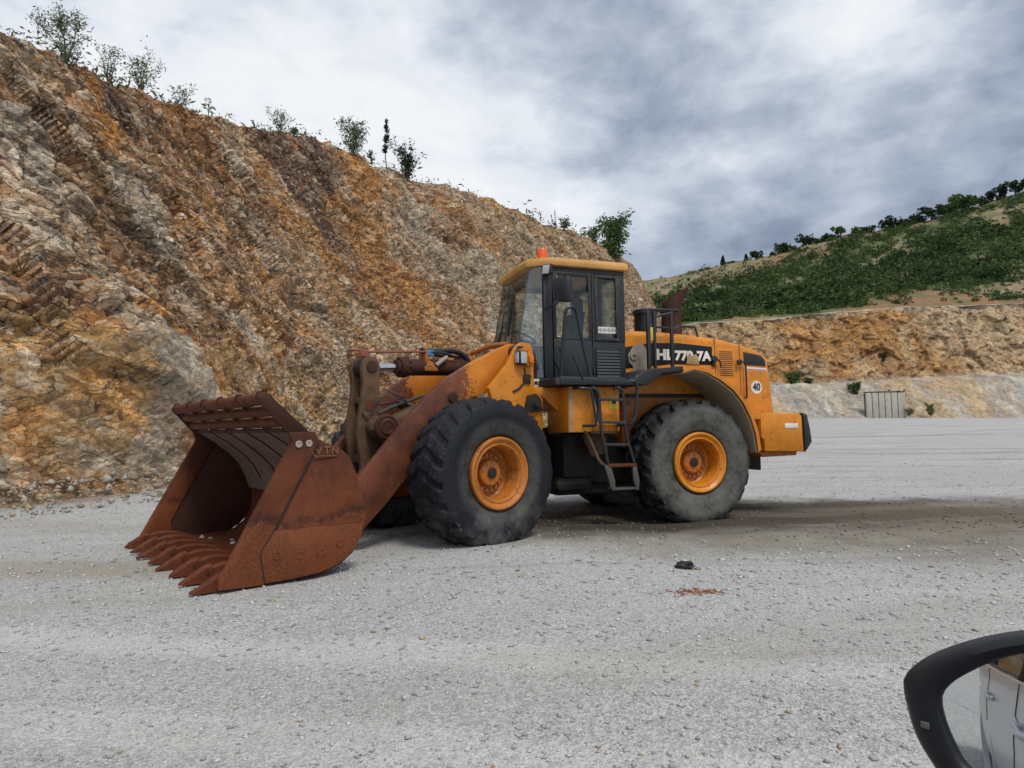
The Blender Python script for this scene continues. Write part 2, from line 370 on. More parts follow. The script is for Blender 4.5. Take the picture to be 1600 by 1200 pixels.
NT_ = 400
tt = np.concatenate([np.linspace(-.02, 1, NT_), np.linspace(1.006, 1.6, 36)])
def cliff_off(t):     # share of the way back at height share t: steep toe, small ledge, laid back upper face
    return np.interp(t, [-.02, .0, .30, .37, .75, .95, 1.0, 1.6], [-.08, -.02, .20, .33, .72, .93, 1.0, 2.6])
nu, nv = len(cs), len(tt)
off = cliff_off(tt)[None, :]
bz = ground_z(cs[:, 0], cs[:, 1])
CX = cs[:, 0:1] + (cs[:, 2:3] - cs[:, 0:1]) * off; CY = cs[:, 1:2] + (cs[:, 3:4] - cs[:, 1:2]) * off
tz = np.where(tt <= 1, tt, 1 + (tt - 1) * .12)[None, :]
CZ = bz[:, None] + (cs[:, 4:5] - bz[:, None]) * tz - .15
P0 = np.stack([CX, CY, CZ], -1).reshape(-1, 3)
SU = np.repeat(cu[:, None], nv, 1).ravel(); TT = np.repeat(tt[None, :], nu, 0).ravel()
du = np.gradient(cs[:, :2], axis=0); du /= np.linalg.norm(du, axis=1)[:, None]
NRM = np.stack([du[:, 1], -du[:, 0], 0 * du[:, 0]], 1); NRM = np.repeat(NRM[:, None, :], nv, 1).reshape(-1, 3) * .86; NRM[:, 2] = .5
ca_, sa_ = math.cos(math.radians(-33)), math.sin(math.radians(-33))
A = SU * ca_ + P0[:, 2] * sa_; B = -SU * sa_ + P0[:, 2] * ca_; D = P0[:, 0] * .5
Q = np.stack([A * .5, B, D], 1)
far = sstep(56, 84, SU)
f0, i0, e0 = facets(np.stack([A * .13, B * .30, D * .25], 1) + .25 * np.stack([vnoise(Q * .5, 171), vnoise(Q * .5, 172), vnoise(Q * .5, 173)], 1), 35, .85, .55)
dsp = .40 * fbm(np.stack([A * .10, B * .20, D * .1], 1), 3, 21) + 0.46 * f0 * (1 - .5 * sstep(.85, 1.0, TT)) + .32 * fbm(Q * .55, 3, 31)
warpQ = Q + .25 * np.stack([vnoise(Q * .9, 71), vnoise(Q * .9, 72), vnoise(Q * .9, 73)], 1)
f1, i1, e1 = facets(warpQ * .62, 41, .9, .5); f2, i2, e2 = facets(warpQ * 1.7, 51, .9, .5); f3, i3, e3 = facets((Q * np.array([1.7, 1, 1]) + .12 * np.stack([vnoise(Q * 3, 75), vnoise(Q * 3, 76), vnoise(Q * 3, 78)], 1)) * 3.6, 61, .9, .6)
smooth_slab = sstep(.37, .29, TT) * sstep(47, 36, SU)                     # the big clean slabs low on the near face
k = np.clip(1 - .62 * smooth_slab, 0, 1)
dsp = dsp + k * (.19 * f1 + .20 * f2) * (1 - .35 * sstep(.88, 1.0, TT)) + (1 - .45 * smooth_slab) * (.055 + .055 * sstep(30, 50, SU)) * f3 + .05 * fbm(Q * 6, 2, 77)
dsp = dsp - .04 * sstep(.08, .0, e1) * k - .06 * sstep(.10, 0, e2) * (.3 + .7 * k)
edge = sstep(1.0, 1.12, TT)
toe = sstep(-.02, .06, TT)
dsp = dsp * (1 - .75 * edge) * (.25 + .75 * toe)
PC = P0 + NRM * dsp[:, None]
PC[:, 2] += edge * (.28 * fbm(P0 * .8, 3, 91) + .12 * f2)
# rock colours: tan-grey stone, ochre and brown weathering, purple-brown and pale seams
tan = np.array([.43, .31, .19]); gray = np.array([.46, .395, .305]); och = np.array([.51, .235, .068]); rus = np.array([.30, .138, .055]); dk = np.array([.105, .070, .060]); pale = np.array([.60, .52, .40]); och2 = np.array([.48, .285, .115])
def lerp(a, b, t): return a + (b - a) * np.clip(t, 0, 1)[:, None]
nA = fbm(np.stack([A * .16, B * .55, D * .3], 1), 4, 101); nB = fbm(np.stack([A * .35, B * 1.1, D], 1), 4, 111); nC = fbm(Q * 1.4, 4, 121); nD = fbm(np.stack([A * .07, B * .25, D * .2], 1), 3, 131)
colc = lerp(np.repeat(tan[None], len(A), 0), och, sstep(-.25, .35, nA + .25 * (i1 - .5)) * .9)
colc = lerp(colc, gray, sstep(.60, .72, i0) * .42); colc = lerp(colc, rus, sstep(.30, .18, i0) * .6)
nE = fbm(np.stack([A * .10, B * .85, D * .4], 1), 3, 301); seam = sstep(.050, .012, np.abs(nE)) * sstep(-.2, .1, nA)
colc = lerp(colc, rus, sstep(.15, .6, nB + .3 * (i2 - .5)) * .75)
colc = lerp(colc, gray, sstep(.18, .5, nD + .45 * (i1 - .5) + .2 * nC) * .62)
def blob(x, y, z, rx, rz, c, amt):
    """coloured seam round a point of the face: rx along the face, rz up it"""
    global colc
    i = np.argmin(((P0 - np.array([x, y, z])) ** 2).sum(1)); ds = SU - SU[i]; dzz = P0[:, 2] - P0[i, 2]
    aa = ds * math.cos(.5) - dzz * math.sin(.5); bb = ds * math.sin(.5) + dzz * math.cos(.5)
    m = np.hypot(aa / rx, bb / rz) + .30 * nC + .18 * nB
    colc = lerp(colc, c, sstep(1.12, .80, m) * amt)
for b_ in [
    (-12.1,15.9,10.2,1.56,0.92,tan,0.7), (-11.4,15.3,8.0,1.31,1.10,gray,0.8), (-11.0,15.4,7.1,1.74,0.89,gray,0.6), (-10.6,14.3,5.2,1.10,0.62,gray,0.7),
    (-10.3,15.3,5.2,1.80,0.74,tan,0.7), (-11.9,18.7,10.4,1.19,1.30,och,0.95), (-12.7,22.9,13.1,2.21,0.55,och,0.8), (-12.8,26.6,13.7,3.99,1.15,rus,0.7),
    (-12.5,18.6,11.8,1.00,0.45,rus,0.6), (-11.5,16.6,8.9,0.54,0.80,rus,0.6), (-12.1,20.3,11.3,1.09,1.07,dk,0.92), (-11.7,20.5,10.2,1.23,0.69,dk,0.75),
    (-11.3,21.4,9.1,1.68,0.66,dk,0.75), (-10.9,18.8,7.6,0.42,0.72,dk,0.8), (-10.9,22.1,8.1,0.75,0.64,dk,0.7), (-11.7,17.2,9.5,0.28,0.20,dk,0.8),
    (-12.8,30.6,13.6,1.72,1.33,gray,0.7), (-10.9,19.6,7.7,1.62,0.94,gray,0.6), (-12.7,34.5,16.2,3.53,1.00,rus,0.8), (-12.1,36.8,16.0,3.41,1.70,dk,0.72),
    (-11.9,40.3,18.2,1.82,1.94,dk,0.8), (-11.2,37.0,13.7,2.90,0.85,dk,0.75), (-11.9,32.4,12.2,2.48,1.25,rus,0.55), (-10.9,44.7,20.1,2.83,2.15,och,0.75),
    (-9.9,45.1,18.3,2.01,1.65,och,0.95), (-10.7,36.4,11.7,4.26,1.40,och,0.75), (-11.5,25.3,9.8,3.29,1.46,rus,0.6), (-11.2,22.2,8.9,1.17,0.64,och,0.8),
    (-11.2,28.8,8.4,6.19,1.66,och,0.45), (-10.2,24.0,5.8,4.71,1.38,och,0.5), (-9.4,14.1,2.6,2.72,1.29,och2,0.8), (-9.3,16.7,3.4,0.81,0.22,gray,0.95),
    (-9.4,26.5,4.0,3.73,0.56,pale,0.95), (-9.0,14.7,1.5,0.55,0.21,pale,0.8), (-9.3,12.6,0.7,0.41,0.36,pale,0.8), (-8.9,14.2,0.8,0.63,0.38,pale,0.75),
    (-9.6,13.3,2.5,0.32,0.18,pale,0.6), (-9.7,13.5,2.9,0.28,0.23,pale,0.6), (-9.0,16.4,2.5,0.70,0.63,gray,0.7), (-9.4,13.1,1.6,0.60,0.44,och,0.8),
    (-9.1,14.7,2.1,0.79,0.45,och,0.85), (-9.6,16.5,3.8,0.86,0.28,och,0.95), (-8.6,14.9,0.2,0.70,0.26,och,0.9), (-8.6,17.4,0.8,0.90,0.47,rus,0.8),
    (-9.9,14.4,3.6,1.27,0.17,och,0.85), (-9.1,18.9,3.0,1.15,0.55,och,0.6), (-8.8,19.9,2.0,2.67,1.15,och2,0.5), (-9.2,29.9,2.8,4.48,1.72,och2,0.5),
    (-10.2,13.9,4.0,1.05,0.20,dk,0.75), (-9.9,16.1,4.5,1.00,0.15,gray,0.6), (-10.0,17.2,4.9,0.84,0.27,och2,0.7), (-8.7,47.1,17.8,1.18,2.72,och,0.9),
    (-7.7,45.7,13.1,4.27,3.07,och,0.65), (-4.6,48.5,8.3,5.94,2.33,och,0.45), (-5.2,49.8,11.7,1.68,1.82,dk,0.4), (-2.0,56.5,14.9,2.84,1.52,gray,0.8),
    (-5.3,52.6,16.3,2.19,1.01,rus,0.7), (-7.4,48.0,15.3,3.37,2.77,gray,0.55), (-3.2,58.1,20.5,7.05,1.68,gray,0.5), (-9.0,39.1,8.6,4.51,2.25,och2,0.4),
    (5.5,67.3,16.8,7.61,2.59,gray,0.5)]:
    blob(*b_)
colc = lerp(colc, lerp(np.repeat(och2[None], len(A), 0), och, sstep(-.2, .3, nB + nC * .5)), smooth_slab * sstep(.55, -.05, nD + .5 * nC) * .62)
colc = lerp(colc, pale, seam * .6); colc = lerp(colc, dk, sstep(.05, .0, np.abs(nE - .22)) * .55)
colc = lerp(colc, pale, sstep(.80, .97, i2) * .55 * sstep(-.2, .2, nC))
colc = lerp(colc, dk, sstep(.93, .99, i3) * .5)
colc = lerp(colc, np.array([.47, .345, .215]) * (.7 + .7 * i2[:, None]), far * .4)
colc = colc * (.76 + .30 * i2[:, None]) * (.80 + .36 * i3[:, None])
colc = lerp(colc, np.array([.30, .285, .25]), edge * .7)
colc = lerp(colc, np.array([.36, .30, .22]), sstep(.05, .0, TT + .03 * nC) * .7)
def mat_rock(name, sca=1.0):
    """broken rock: every shard its own tilt and shade, thin dark joints, ochre films"""
    t = NT(name); o = t.coord('Object'); va = t.n('ShaderNodeVertexColor', layer_name='Col'); a = va.outputs[0]; brk = va.outputs[1]      # alpha: how broken the face is
    wn = t.n('ShaderNodeTexNoise', {'Vector': o, 'Scale': 1.1 * sca, 'Detail': 4, 'Roughness': .6}).outputs['Color']
    w = t.n('ShaderNodeVectorMath', {0: o, 1: t.n('ShaderNodeVectorMath', {0: wn, 1: (.55 / sca, .55 / sca, .55 / sca)}, operation='MULTIPLY').outputs[0]}, operation='ADD').outputs[0]
    s = t.n('ShaderNodeMapping', {'Vector': w, 'Rotation': (math.radians(32), 0, math.radians(20)), 'Scale': (1, .62, 1.35)}).outputs[0]
    def shards(scale):
        v = t.n('ShaderNodeTexVoronoi', {'Vector': s, 'Scale': scale}, feature='F1')
        loc = t.n('ShaderNodeVectorMath', {0: t.n('ShaderNodeVectorMath', {0: s, 1: (scale,) * 3}, operation='MULTIPLY').outputs[0], 1: t.n('ShaderNodeVectorMath', {0: v.outputs['Position'], 1: (scale,) * 3}, operation='MULTIPLY').outputs[0]}, operation='SUBTRACT').outputs[0]
        tl = t.n('ShaderNodeVectorMath', {0: v.outputs['Color'], 1: (.5, .5, .5)}, operation='SUBTRACT').outputs[0]
        h = t.n('ShaderNodeVectorMath', {0: loc, 1: tl}, operation='DOT_PRODUCT').outputs['Value']
        sp = t.n('ShaderNodeSeparateColor', {0: v.outputs['Color']})
        return h, sp.outputs[0], sp.outputs[1]
    h1, r1, q1 = shards(3.0 * sca); h2, r2, q2 = shards(8.2 * sca); r0 = t.noise(s, 1.0 * sca, 2, .5)
    n1 = t.noise(s, 2.2 * sca, 5, .68, .5); n2 = t.noise(s, 15 * sca, 4, .74)
    ed = t.voro(t.n('ShaderNodeMapping', {'Vector': w, 'Rotation': (math.radians(52), 0, .3), 'Scale': (1, .30, 1.5)}).outputs[0], 1.25 * sca, 'DISTANCE_TO_EDGE'); ed2 = t.voro(s, 8.2 * sca, 'DISTANCE_TO_EDGE')
    val = t.math('ADD', t.math('MULTIPLY', t.math('ADD', t.rng(r0, .35, .65, -.13, .13), t.math('ADD', t.rng(r1, 0, 1, -.22, .24), t.rng(r2, 0, 1, -.30, .34))), brk), 1.0)
    c = t.n('ShaderNodeVectorMath', {0: a, 1: t.n('ShaderNodeCombineXYZ', {0: val, 1: val, 2: val}).outputs[0]}, operation='MULTIPLY').outputs[0]
    c = t.mix(t.rng(n1, .50, .66, 0, .40), c, (.46, .225, .065))
    c = t.mix(t.math('MULTIPLY', t.rng(q2, .80, .92, 0, .45), brk), c, (.58, .50, .385)); c = t.mix(t.math('MULTIPLY', t.rng(q2, .16, .06, 0, .60), brk), c, (.085, .058, .045))
    c = t.mix(t.rng(n2, .56, .68, 0, .6), c, (.10, .072, .052))
    msk = t.rng(n1, .60, .46); j1 = t.math('MULTIPLY', t.math('MULTIPLY', t.rng(ed, .022, .004), msk), t.rng(brk, .35, 1.0)); j2 = t.math('MULTIPLY', t.math('MULTIPLY', t.rng(ed2, .07, .01), t.rng(n2, .42, .56)), t.rng(brk, .25, .9))
    c = t.mix(t.math('MULTIPLY', j1, .75), c, (.055, .038, .028)); c = t.mix(t.math('MULTIPLY', j2, .62), c, (.07, .05, .036))  # crevice shade painted into the colour along the joints
    b1 = t.bump(t.math('SUBTRACT', h1, t.math('MULTIPLY', j1, .35)), 1.0, .12 / sca); b2 = t.bump(t.math('MULTIPLY', t.math('SUBTRACT', h2, t.math('MULTIPLY', j2, .3)), t.math('ADD', t.math('MULTIPLY', brk, .8), .2)), 1.0, .06 / sca, b1)
    return t.bsdf(c, .93, 0, t.bump(n2, .5, .03 / sca, b2), .2)
M_ROCK = mat_rock('quarry_rock')
cl_o = npmesh('cliff', PC, gridfaces(nu, nv)[:, ::-1], M_ROCK, None, None, np.concatenate([colc, (1 - .36 * smooth_slab * sstep(-.5, .1, nC + .4))[:, None]], 1)); tag(cl_o, kind='structure')

# fallen stones along the foot of the face
r_ = np.random.default_rng(23); n = 11000
ii = (r_.random(n) ** 1.3 * (nu * .9)).astype(int) ; ii = np.clip(ii + int(nu * .06), 0, nu - 1)
w_ = r_.random(n) ** 2 * 2.6 - .5
nn = np.stack([du[:, 1], -du[:, 0]], 1)[ii]
xx = cs[ii, 0] + nn[:, 0] * w_ + r_.normal(0, .1, n); yy = cs[ii, 1] + nn[:, 1] * w_ + r_.normal(0, .1, n)
ss = (.018 + .085 * r_.random(n) ** 7) * np.clip(1.25 - .3 * w_, .5, 1.3)
tc = np.where(r_.random((n, 1)) < .45, [[.40, .30, .19]], [[.40, .38, .34]]) * (.6 + .6 * r_.random((n, 1)))
rb = rocks_mesh('rubble', np.stack([xx, yy, ground_z(xx, yy) + ss * .2 + np.maximum(0, .25 - .3 * w_)], 1), ss, tc, M_STONE, None, 5, .75); tag(rb, kind='stuff')

# ------------------------------------------------------------------ quarry bench on the right: rubble bank, wall, bench top
HT = np.array([[4.3, 13.7, 5.7, 4.6, 14.9, 9.7, 40.4], [17.0, 14.2, 5.8, 18.2, 15.5, 37.4, 42.9], [22.0, 14.4, 5.8, 23.6, 15.7, 48.6, 44.4], [28.0, 14.7, 5.9, 29.9, 16.0, 61.7, 47.4], [33.9, 14.9, 5.9, 36.2, 16.2, 74.7, 49.6], [39.0, 15.4, 6.0, 41.6, 16.7, 86.0, 52.7], [44.0, 15.8, 6.2, 47.1, 17.2, 97.2, 55.5], [50.0, 16.2, 6.4, 53.4, 17.6, 110.4, 57.3], [55.0, 16.3, 6.5, 58.8, 17.7, 121.7, 59.4], [59.3, 16.4, 6.6, 63.4, 17.8, 131.2, 62.0], [64.3, 16.5, 6.6, 68.8, 17.9, 142.6, 65.6], [67.7, 16.6, 6.7, 72.4, 18.0, 150.2, 67.3], [76.2, 16.6, 6.7, 81.4, 18.0, 169.1, 71.0], [88.8, 16.6, 6.7, 95.0, 18.0, 197.6, 79.3], [105.7, 16.5, 6.6, 113.0, 17.9, 235.5, 83.9], [135.2, 16.2, 6.2, 144.6, 17.6, 301.4, 86.0]])
wx = np.linspace(17, 130, 620); top = np.interp(wx, HT[:, 0], HT[:, 1]); bmz = np.interp(wx, HT[:, 0], HT[:, 2])
wt = np.linspace(0, 1, 150)
ytab = np.interp(wt, [0, .26, .36, .84, .87, 1], [72.6, 79, 82.6, 86.6, 87.2, 99])
g0 = ground_z(wx, 0 * wx + 73) - .25
def zrow(t):
    z = np.empty((len(wx), len(t)))
    for j, q in enumerate(t):
        if q <= .26: z[:, j] = g0 + (bmz - .35 - g0) * np.interp(q, [0, .06, .26], [0, .10, 1])
        elif q <= .36: z[:, j] = bmz - .35 + .6 * (q - .26) / .10
        elif q <= .84: z[:, j] = (bmz + .25) + (top - bmz - .25) * (q - .36) / .48
        else: z[:, j] = top + 1.3 * sstep(.84, 1, q)
    return z
WXg = np.repeat(wx[:, None], len(wt), 1); WYg = np.repeat(ytab[None], len(wx), 0); WZg = zrow(wt)
Pw = np.stack([WXg, WYg, WZg], -1).reshape(-1, 3); Tw = np.repeat(wt[None], len(wx), 0).ravel()
wallm = sstep(.33, .40, Tw) * sstep(.87, .82, Tw); bank = sstep(.0, .05, Tw) * sstep(.36, .28, Tw)
Qw = np.stack([Pw[:, 0] * .8, Pw[:, 1] * .3, Pw[:, 2] * .7], 1)
g1, j1, k1 = facets(Qw * .45, 141, .9, .5); g2, j2, k2 = facets(Qw * 1.25, 151, .9, .5); g3, j3, k3 = facets(Qw * 2.6, 161, .9, .5)
rib = fbm(np.stack([Pw[:, 0] * .16, 0 * Tw, Pw[:, 2] * .06], 1), 3, 171)
dw = wallm * (1.3 * rib + .55 * g1 + .35 * g2 + .12 * g3)
Pw[:, 1] -= dw
Pw[:, 2] += bank * (.55 * fbm(Qw * .35, 3, 181) + .14 * g2 + .10 * g3) + .15 * (1 - wallm) * fbm(Qw * .5, 3, 191) * sstep(.05, .2, Tw)
wo_ = np.array([.45, .235, .085]); wtan = np.array([.45, .315, .17]); wgr = np.array([.50, .385, .245]); wdk = np.array([.34, .165, .065])
na = fbm(Qw * .22, 4, 201); nb = fbm(Qw * .7, 4, 211)
cw = lerp(np.repeat(wo_[None], len(Tw), 0), wtan, sstep(-.1, .4, na)); cw = lerp(cw, wdk, sstep(.15, .55, nb) * .65)
cw = lerp(cw, wgr, np.clip(sstep(50, 62, Pw[:, 0] + 4 * na) * .72 + .0, 0, 1))
cw = lerp(cw, wgr, sstep(1, .5, np.hypot((Pw[:, 0] - 38) / 3.2, (Pw[:, 2] - 8.0) / 1.6) + .4 * nb) * .8)
bk = np.array([.42, .385, .32]); bkt = np.array([.46, .35, .22])
cb = lerp(np.repeat(bk[None], len(Tw), 0), bkt, sstep(.0, .45, na + .3 * nb)); cb = lerp(cb, np.array([.33, .33, .325]), sstep(.2, .5, nb - .3 * na) * .7)
cw = lerp(cw, cb, 1 - sstep(.34, .40, Tw)); cw = lerp(cw, np.array([.44, .39, .31]), sstep(.80, .86, Tw + .02 * nb))
cw = cw * (.78 + .4 * j2[:, None]) * (.84 + .3 * j3[:, None])
M_ROCK2 = mat_rock('bench_rock', .42)
tag(npmesh('quarry_bench', Pw, gridfaces(len(wx), len(wt))[:, ::-1], M_ROCK2, None, None, np.concatenate([cw, (.46 + .24 * wallm)[:, None]], 1)), kind='structure')

# ------------------------------------------------------------------ far hillside
hu = np.linspace(0, len(HT) - 1, 330); HH = np.stack([np.interp(hu, np.arange(len(HT)), HT[:, j]) for j in range(7)], 1)
hv = np.concatenate([[-.06, -.03], np.linspace(0, 1, 150), np.linspace(1.03, 1.9, 20)])
def hill_pt(u, v):
    h = np.stack([np.interp(u, np.arange(len(HT)), HT[:, j]) for j in range(7)], 1)
    vv = np.minimum(v, 1)
    x = h[:, 3] + (h[:, 5] - h[:, 3]) * v; y = 93 + (190 - 93) * v
    z = h[:, 4] + (h[:, 6] - h[:, 4]) * (vv - .10 * np.sin(vv * PI) * 1.0) - np.maximum(0, v - 1) * 24 + np.minimum(0, v) * 60
    Pp = np.stack([x, y, z], 1)
    z = z + sstep(0, .06, v) * sstep(1.0, .93, v) * 1.5 * fbm(Pp * .05, 3, 221) + sstep(0, .1, v) * .35 * fbm(Pp * .3, 2, 225)
    return np.stack([x, y, z], 1)
def hill_bare(u, v):
    """1 where soil and rock show, 0 under scrub"""
    Pq = np.stack([u * 3, v * 18, 0 * u], 1); n1 = fbm(Pq * .5, 4, 231); n2 = fbm(np.stack([u * 1.4, v * 26, 0 * u], 1) * .8, 3, 236)
    b = sstep(.26, .42, n2) * .0 + sstep(.40, .55, n1)
    lo = np.interp(u, [0, 2, 3, 5, 7, 9, 11, 15], [.36, .62, .74, .85, .85, .82, .78, .8]); hi = np.interp(u, [0, 4, 7, 9, 11, 15], [1.0, 1.0, .95, .92, .90, .9])
    strip = sstep(lo - .03, lo + .04, v + .05 * n1) * sstep(hi + .03, hi - .03, v + .05 * n2)
    strip = strip * sstep(-.30, .05, n2 + np.interp(u, [0, 4, 8, 11], [.5, .3, .0, -.1]))
    foot = sstep(np.interp(u, [0, 5.5, 7, 8.5, 11, 15], [.0, .0, .04, .10, .24, .34]) + .02, np.interp(u, [0, 5.5, 7, 8.5, 11, 15], [.0, .0, .04, .10, .24, .34]) - .03, v + .03 * n1)
    return np.clip(np.maximum(np.maximum(b * .9, strip), foot * (u > 5.4)), 0, 1)
UU = np.repeat(hu[:, None], len(hv), 1).ravel(); VV = np.repeat(hv[None], len(hu), 0).ravel()
Ph = hill_pt(UU, VV); bare = hill_bare(UU, VV)
nh = fbm(Ph * .12, 4, 241); nh2 = fbm(Ph * .5, 3, 251)
soil = lerp(np.repeat(np.array([[.29, .165, .075]]), len(UU), 0), np.array([.32, .245, .155]), sstep(-.1, .4, nh)); soil = lerp(soil, np.array([.30, .155, .08]), sstep(.25, .05, VV) * sstep(6, 8, UU) * .8 * sstep(-.5, .2, nh2 + .2))
soil = lerp(soil, np.array([.13, .15, .055]), sstep(.0, .45, nh2 + .5 * nh) * .75)
grs = lerp(np.repeat(np.array([[.075, .105, .030]]), len(UU), 0), np.array([.13, .165, .055]), sstep(-.2, .5, nh2 + nh))
tag(npmesh('hillside', Ph, gridfaces(len(hu), len(hv))[:, ::-1], mat_vcol('hill_soil', .95, .7, .75, .9), None, 70, lerp(grs, soil, bare)), kind='structure')
# ------------------------------------------------------------------ plants
def leaf_quads(C, size, r, elong=1.6, droop=.0):
    n = len(C); u = r.normal(size=(n, 3)); u[:, 2] *= .7; u /= np.linalg.norm(u, axis=1)[:, None]
    v = np.cross(u, r.normal(size=(n, 3))); v /= np.linalg.norm(v, axis=1)[:, None]
    s = (size * (.6 + .8 * r.random(n)))[:, None]
    V = np.stack([C - u * s * elong, C - v * s * .55, C + u * s * elong, C + v * s * .55], 1)
    V[:, [1, 3], 2] += (s * .18)
    return V.reshape(-1, 3), np.arange(n * 4).reshape(n, 4)
def mat_leaf(name, a, b, sc=3.0, vcol=False):
    t = NT(name); o = t.coord('Object'); g = t.n('ShaderNodeNewGeometry').outputs['Random Per Island']
    n = t.noise(o, sc, 3, .6); f = t.math('ADD', t.math('MULTIPLY', t.rng(n, .35, .65), .6), t.math('MULTIPLY', g, .4))
    c = t.mix(f, a, b)
    if vcol: c = t.mix(1.0, c, t.n('ShaderNodeVertexColor', layer_name='Col').outputs[0], 'MULTIPLY')
    df = t.n('ShaderNodeBsdfPrincipled', {'Base Color': c, 'Roughness': .6, 'Specular IOR Level': .25})
    tl = t.n('ShaderNodeBsdfTranslucent', {'Color': c}); m = t.n('ShaderNodeMixShader', {0: .25, 1: df.outputs[0], 2: tl.outputs[0]})
    t.t.links.new(m.outputs[0], t.out.inputs[0]); return t.m
M_BARK = plain('bark', (.10, .085, .07), .9)
M_LEAF_Y = mat_leaf('young_leaves', (.065, .09, .045), (.17, .20, .11)); M_LEAF_D = mat_leaf('poplar_leaves', (.018, .035, .016), (.05, .075, .03)); M_LEAF_G = mat_leaf('bush_leaves', (.04, .085, .02), (.11, .17, .045))
M_LEAF_H = mat_leaf('hill_leaves', (.016, .034, .013), (.045, .072, .024), .5); M_LEAF_S = mat_leaf('scrub_leaves', (.040, .088, .026), (.14, .205, .058), .045, True)
def plant(name, label, cat, loc, h, wd, nl, ls, mat, group=None, stems=4, lean=.0, seed=0, form='round', bare=.12, spread=.25):
    """stems and twigs as one tapered mesh, leaves clustered along the twigs"""
    r = np.random.default_rng(seed + 900); root = empty(name, loc); tag(root, label, cat, group)
    m = MB(); tips = []
    for k in range(stems):
        a = r.random() * 6.28; sp = (r.random() * .9 + .1) * wd * .5 if stems > 1 else 0
        if form == 'column': sp *= spread
        tx, ty = math.cos(a) * sp + lean * h, math.sin(a) * sp
        hh = h * (.72 + .28 * r.random()) if k else h
        pts = [Vector((tx * .12 * 0, ty * .1 * 0, -.15))]
        for q in (.25, .5, .75, 1.0): pts.append(Vector((tx * q ** 1.3 + r.normal() * .02 * h, ty * q ** 1.3 + r.normal() * .02 * h, hh * q)))
        r0 = .012 * h + .006
        m.tube(pts, [r0, r0 * .8, r0 * .55, r0 * .35, r0 * .12], 6)
        for b in range(int(9 if form != 'column' else 7)):
            q = bare + (1 - bare) * (b + r.random()) / 9.; i = min(3, int(q * 4)); f = q * 4 - i
            base = pts[i] * (1 - f) + pts[i + 1] * f if i < 4 else pts[4]
            ln = wd * (.34 if form == 'round' else .16) * (1.05 - .75 * abs(q - .45)) * (.6 + .7 * r.random()); aa = r.random() * 6.28
            up = .45 + .5 * r.random() if form != 'column' else 1.2
            end = base + Vector((math.cos(aa), math.sin(aa), up)).normalized() * ln
            m.tube([base, (base + end) / 2 + Vector((0, 0, -.03 * ln)), end], [r0 * .3, r0 * .2, r0 * .07], 4)
            tips.append((base, end))
        tips.append((pts[3], pts[4]))
    m.build('trunk', M_BARK, root)
    T = np.array([[list(a), list(b)] for a, b in tips]); j = r.integers(0, len(T), nl); f = r.random(nl)[:, None] ** .6
    C = T[j, 0] * (1 - f) + T[j, 1] * f + r.normal(size=(nl, 3)) * (.055 * wd if form != 'column' else .05 * wd)
    C[:, 2] = np.maximum(C[:, 2], .02)
    V, F = leaf_quads(C, np.full(nl, ls), r)
    npmesh('crown', V, F, mat, root); return root
plant('young_tree', 'airy young tree with thin grey leaves, tallest and nearest on the left rim', 'tree', (-12.35, 18.0, 11.62), 1.62, 1.65, 2000, .026, M_LEAF_Y, stems=4, seed=17)
plant('shrub', 'scraggly shrub of upright twigs just right of the tallest rim tree', 'shrub', (-12.55, 20.3, 12.35), 1.25, 1.0, 330, .03, M_LEAF_Y, stems=6, seed=2)
plant('shrub', 'yellow-green shrub with a long side branch on the rim, beside the scraggly upright twigs', 'shrub', (-12.6, 22.1, 12.95), 1.25, 1.7, 620, .032, M_LEAF_G, stems=6, lean=.12, seed=3)
plant('shrub', 'small drooping shrub on the rim, last of the near row before the bare stretch', 'shrub', (-13.1, 25.8, 14.2), .85, 1.3, 260, .036, M_LEAF_Y, stems=4, lean=.25, seed=4)
plant('sapling', 'tiny two-leaved sapling on the bare stretch of the rim', 'sapling', (-13.7, 29.6, 15.75), .85, .5, 46, .045, M_LEAF_Y, stems=2, lean=-.2, seed=5)
plant('shrub', 'thin grey-leaved shrub standing alone midway along the rim', 'shrub', (-12.9, 36.6, 18.0), 1.25, 1.7, 430, .045, M_LEAF_Y, stems=4, seed=6)
plant('low_bush', 'small dark green bush at the foot of the lone thin shrub on the rim', 'bush', (-12.6, 38.2, 18.6), .55, .7, 260, .045, M_LEAF_G, stems=4, seed=7)
plant('shrub', 'dense rounded pale green shrub on the rim, left of the dark slender tree', 'shrub', (-10.8, 45.0, 20.15), 2.5, 2.7, 1500, .06, M_LEAF_Y, stems=7, seed=8)
plant('low_bush', 'small grey bush between the pale round shrub and the dark slender tree', 'bush', (-9.9, 46.9, 20.6), .75, .9, 170, .05, M_LEAF_Y, stems=3, seed=9)
plant('slender_tree', 'dark slender tree with a bare lower stem, the thinnest on the rim', 'tree', (-9.1, 48.8, 20.7), 4.0, 1.35, 420, .085, M_LEAF_D, stems=1, form='column', lean=-.05, seed=10, bare=.3)
t_ = plant('poplar_clump', 'dark clump of upright leafy poplar shoots right of the slender tree on the rim', 'tree', (-8.0, 51.4, 20.95), 3.2, 2.9, 1000, .085, M_LEAF_D, spread=1.15, stems=9, form='column', seed=12, bare=.08)
plant('dry_weed', 'bare dry stalk sticking up from the far rubble rim', 'weed', (4.9, 70.0, 22.7), 1.9, .6, 26, .07, M_BARK, stems=3, form='column', seed=13)
plant('low_bush', 'low grey bush beside the bare dry stalk on the far rim', 'bush', (6.0, 71.2, 22.7), 1.0, 2.0, 260, .09, M_LEAF_Y, stems=5, seed=14)
plant('tree', 'bright green bushy tree at the right end of the rim above the cab', 'tree', (12.5, 79.4, 21.3), 4.9, 5.6, 2600, .14, M_LEAF_G, stems=7, seed=15, bare=.05)
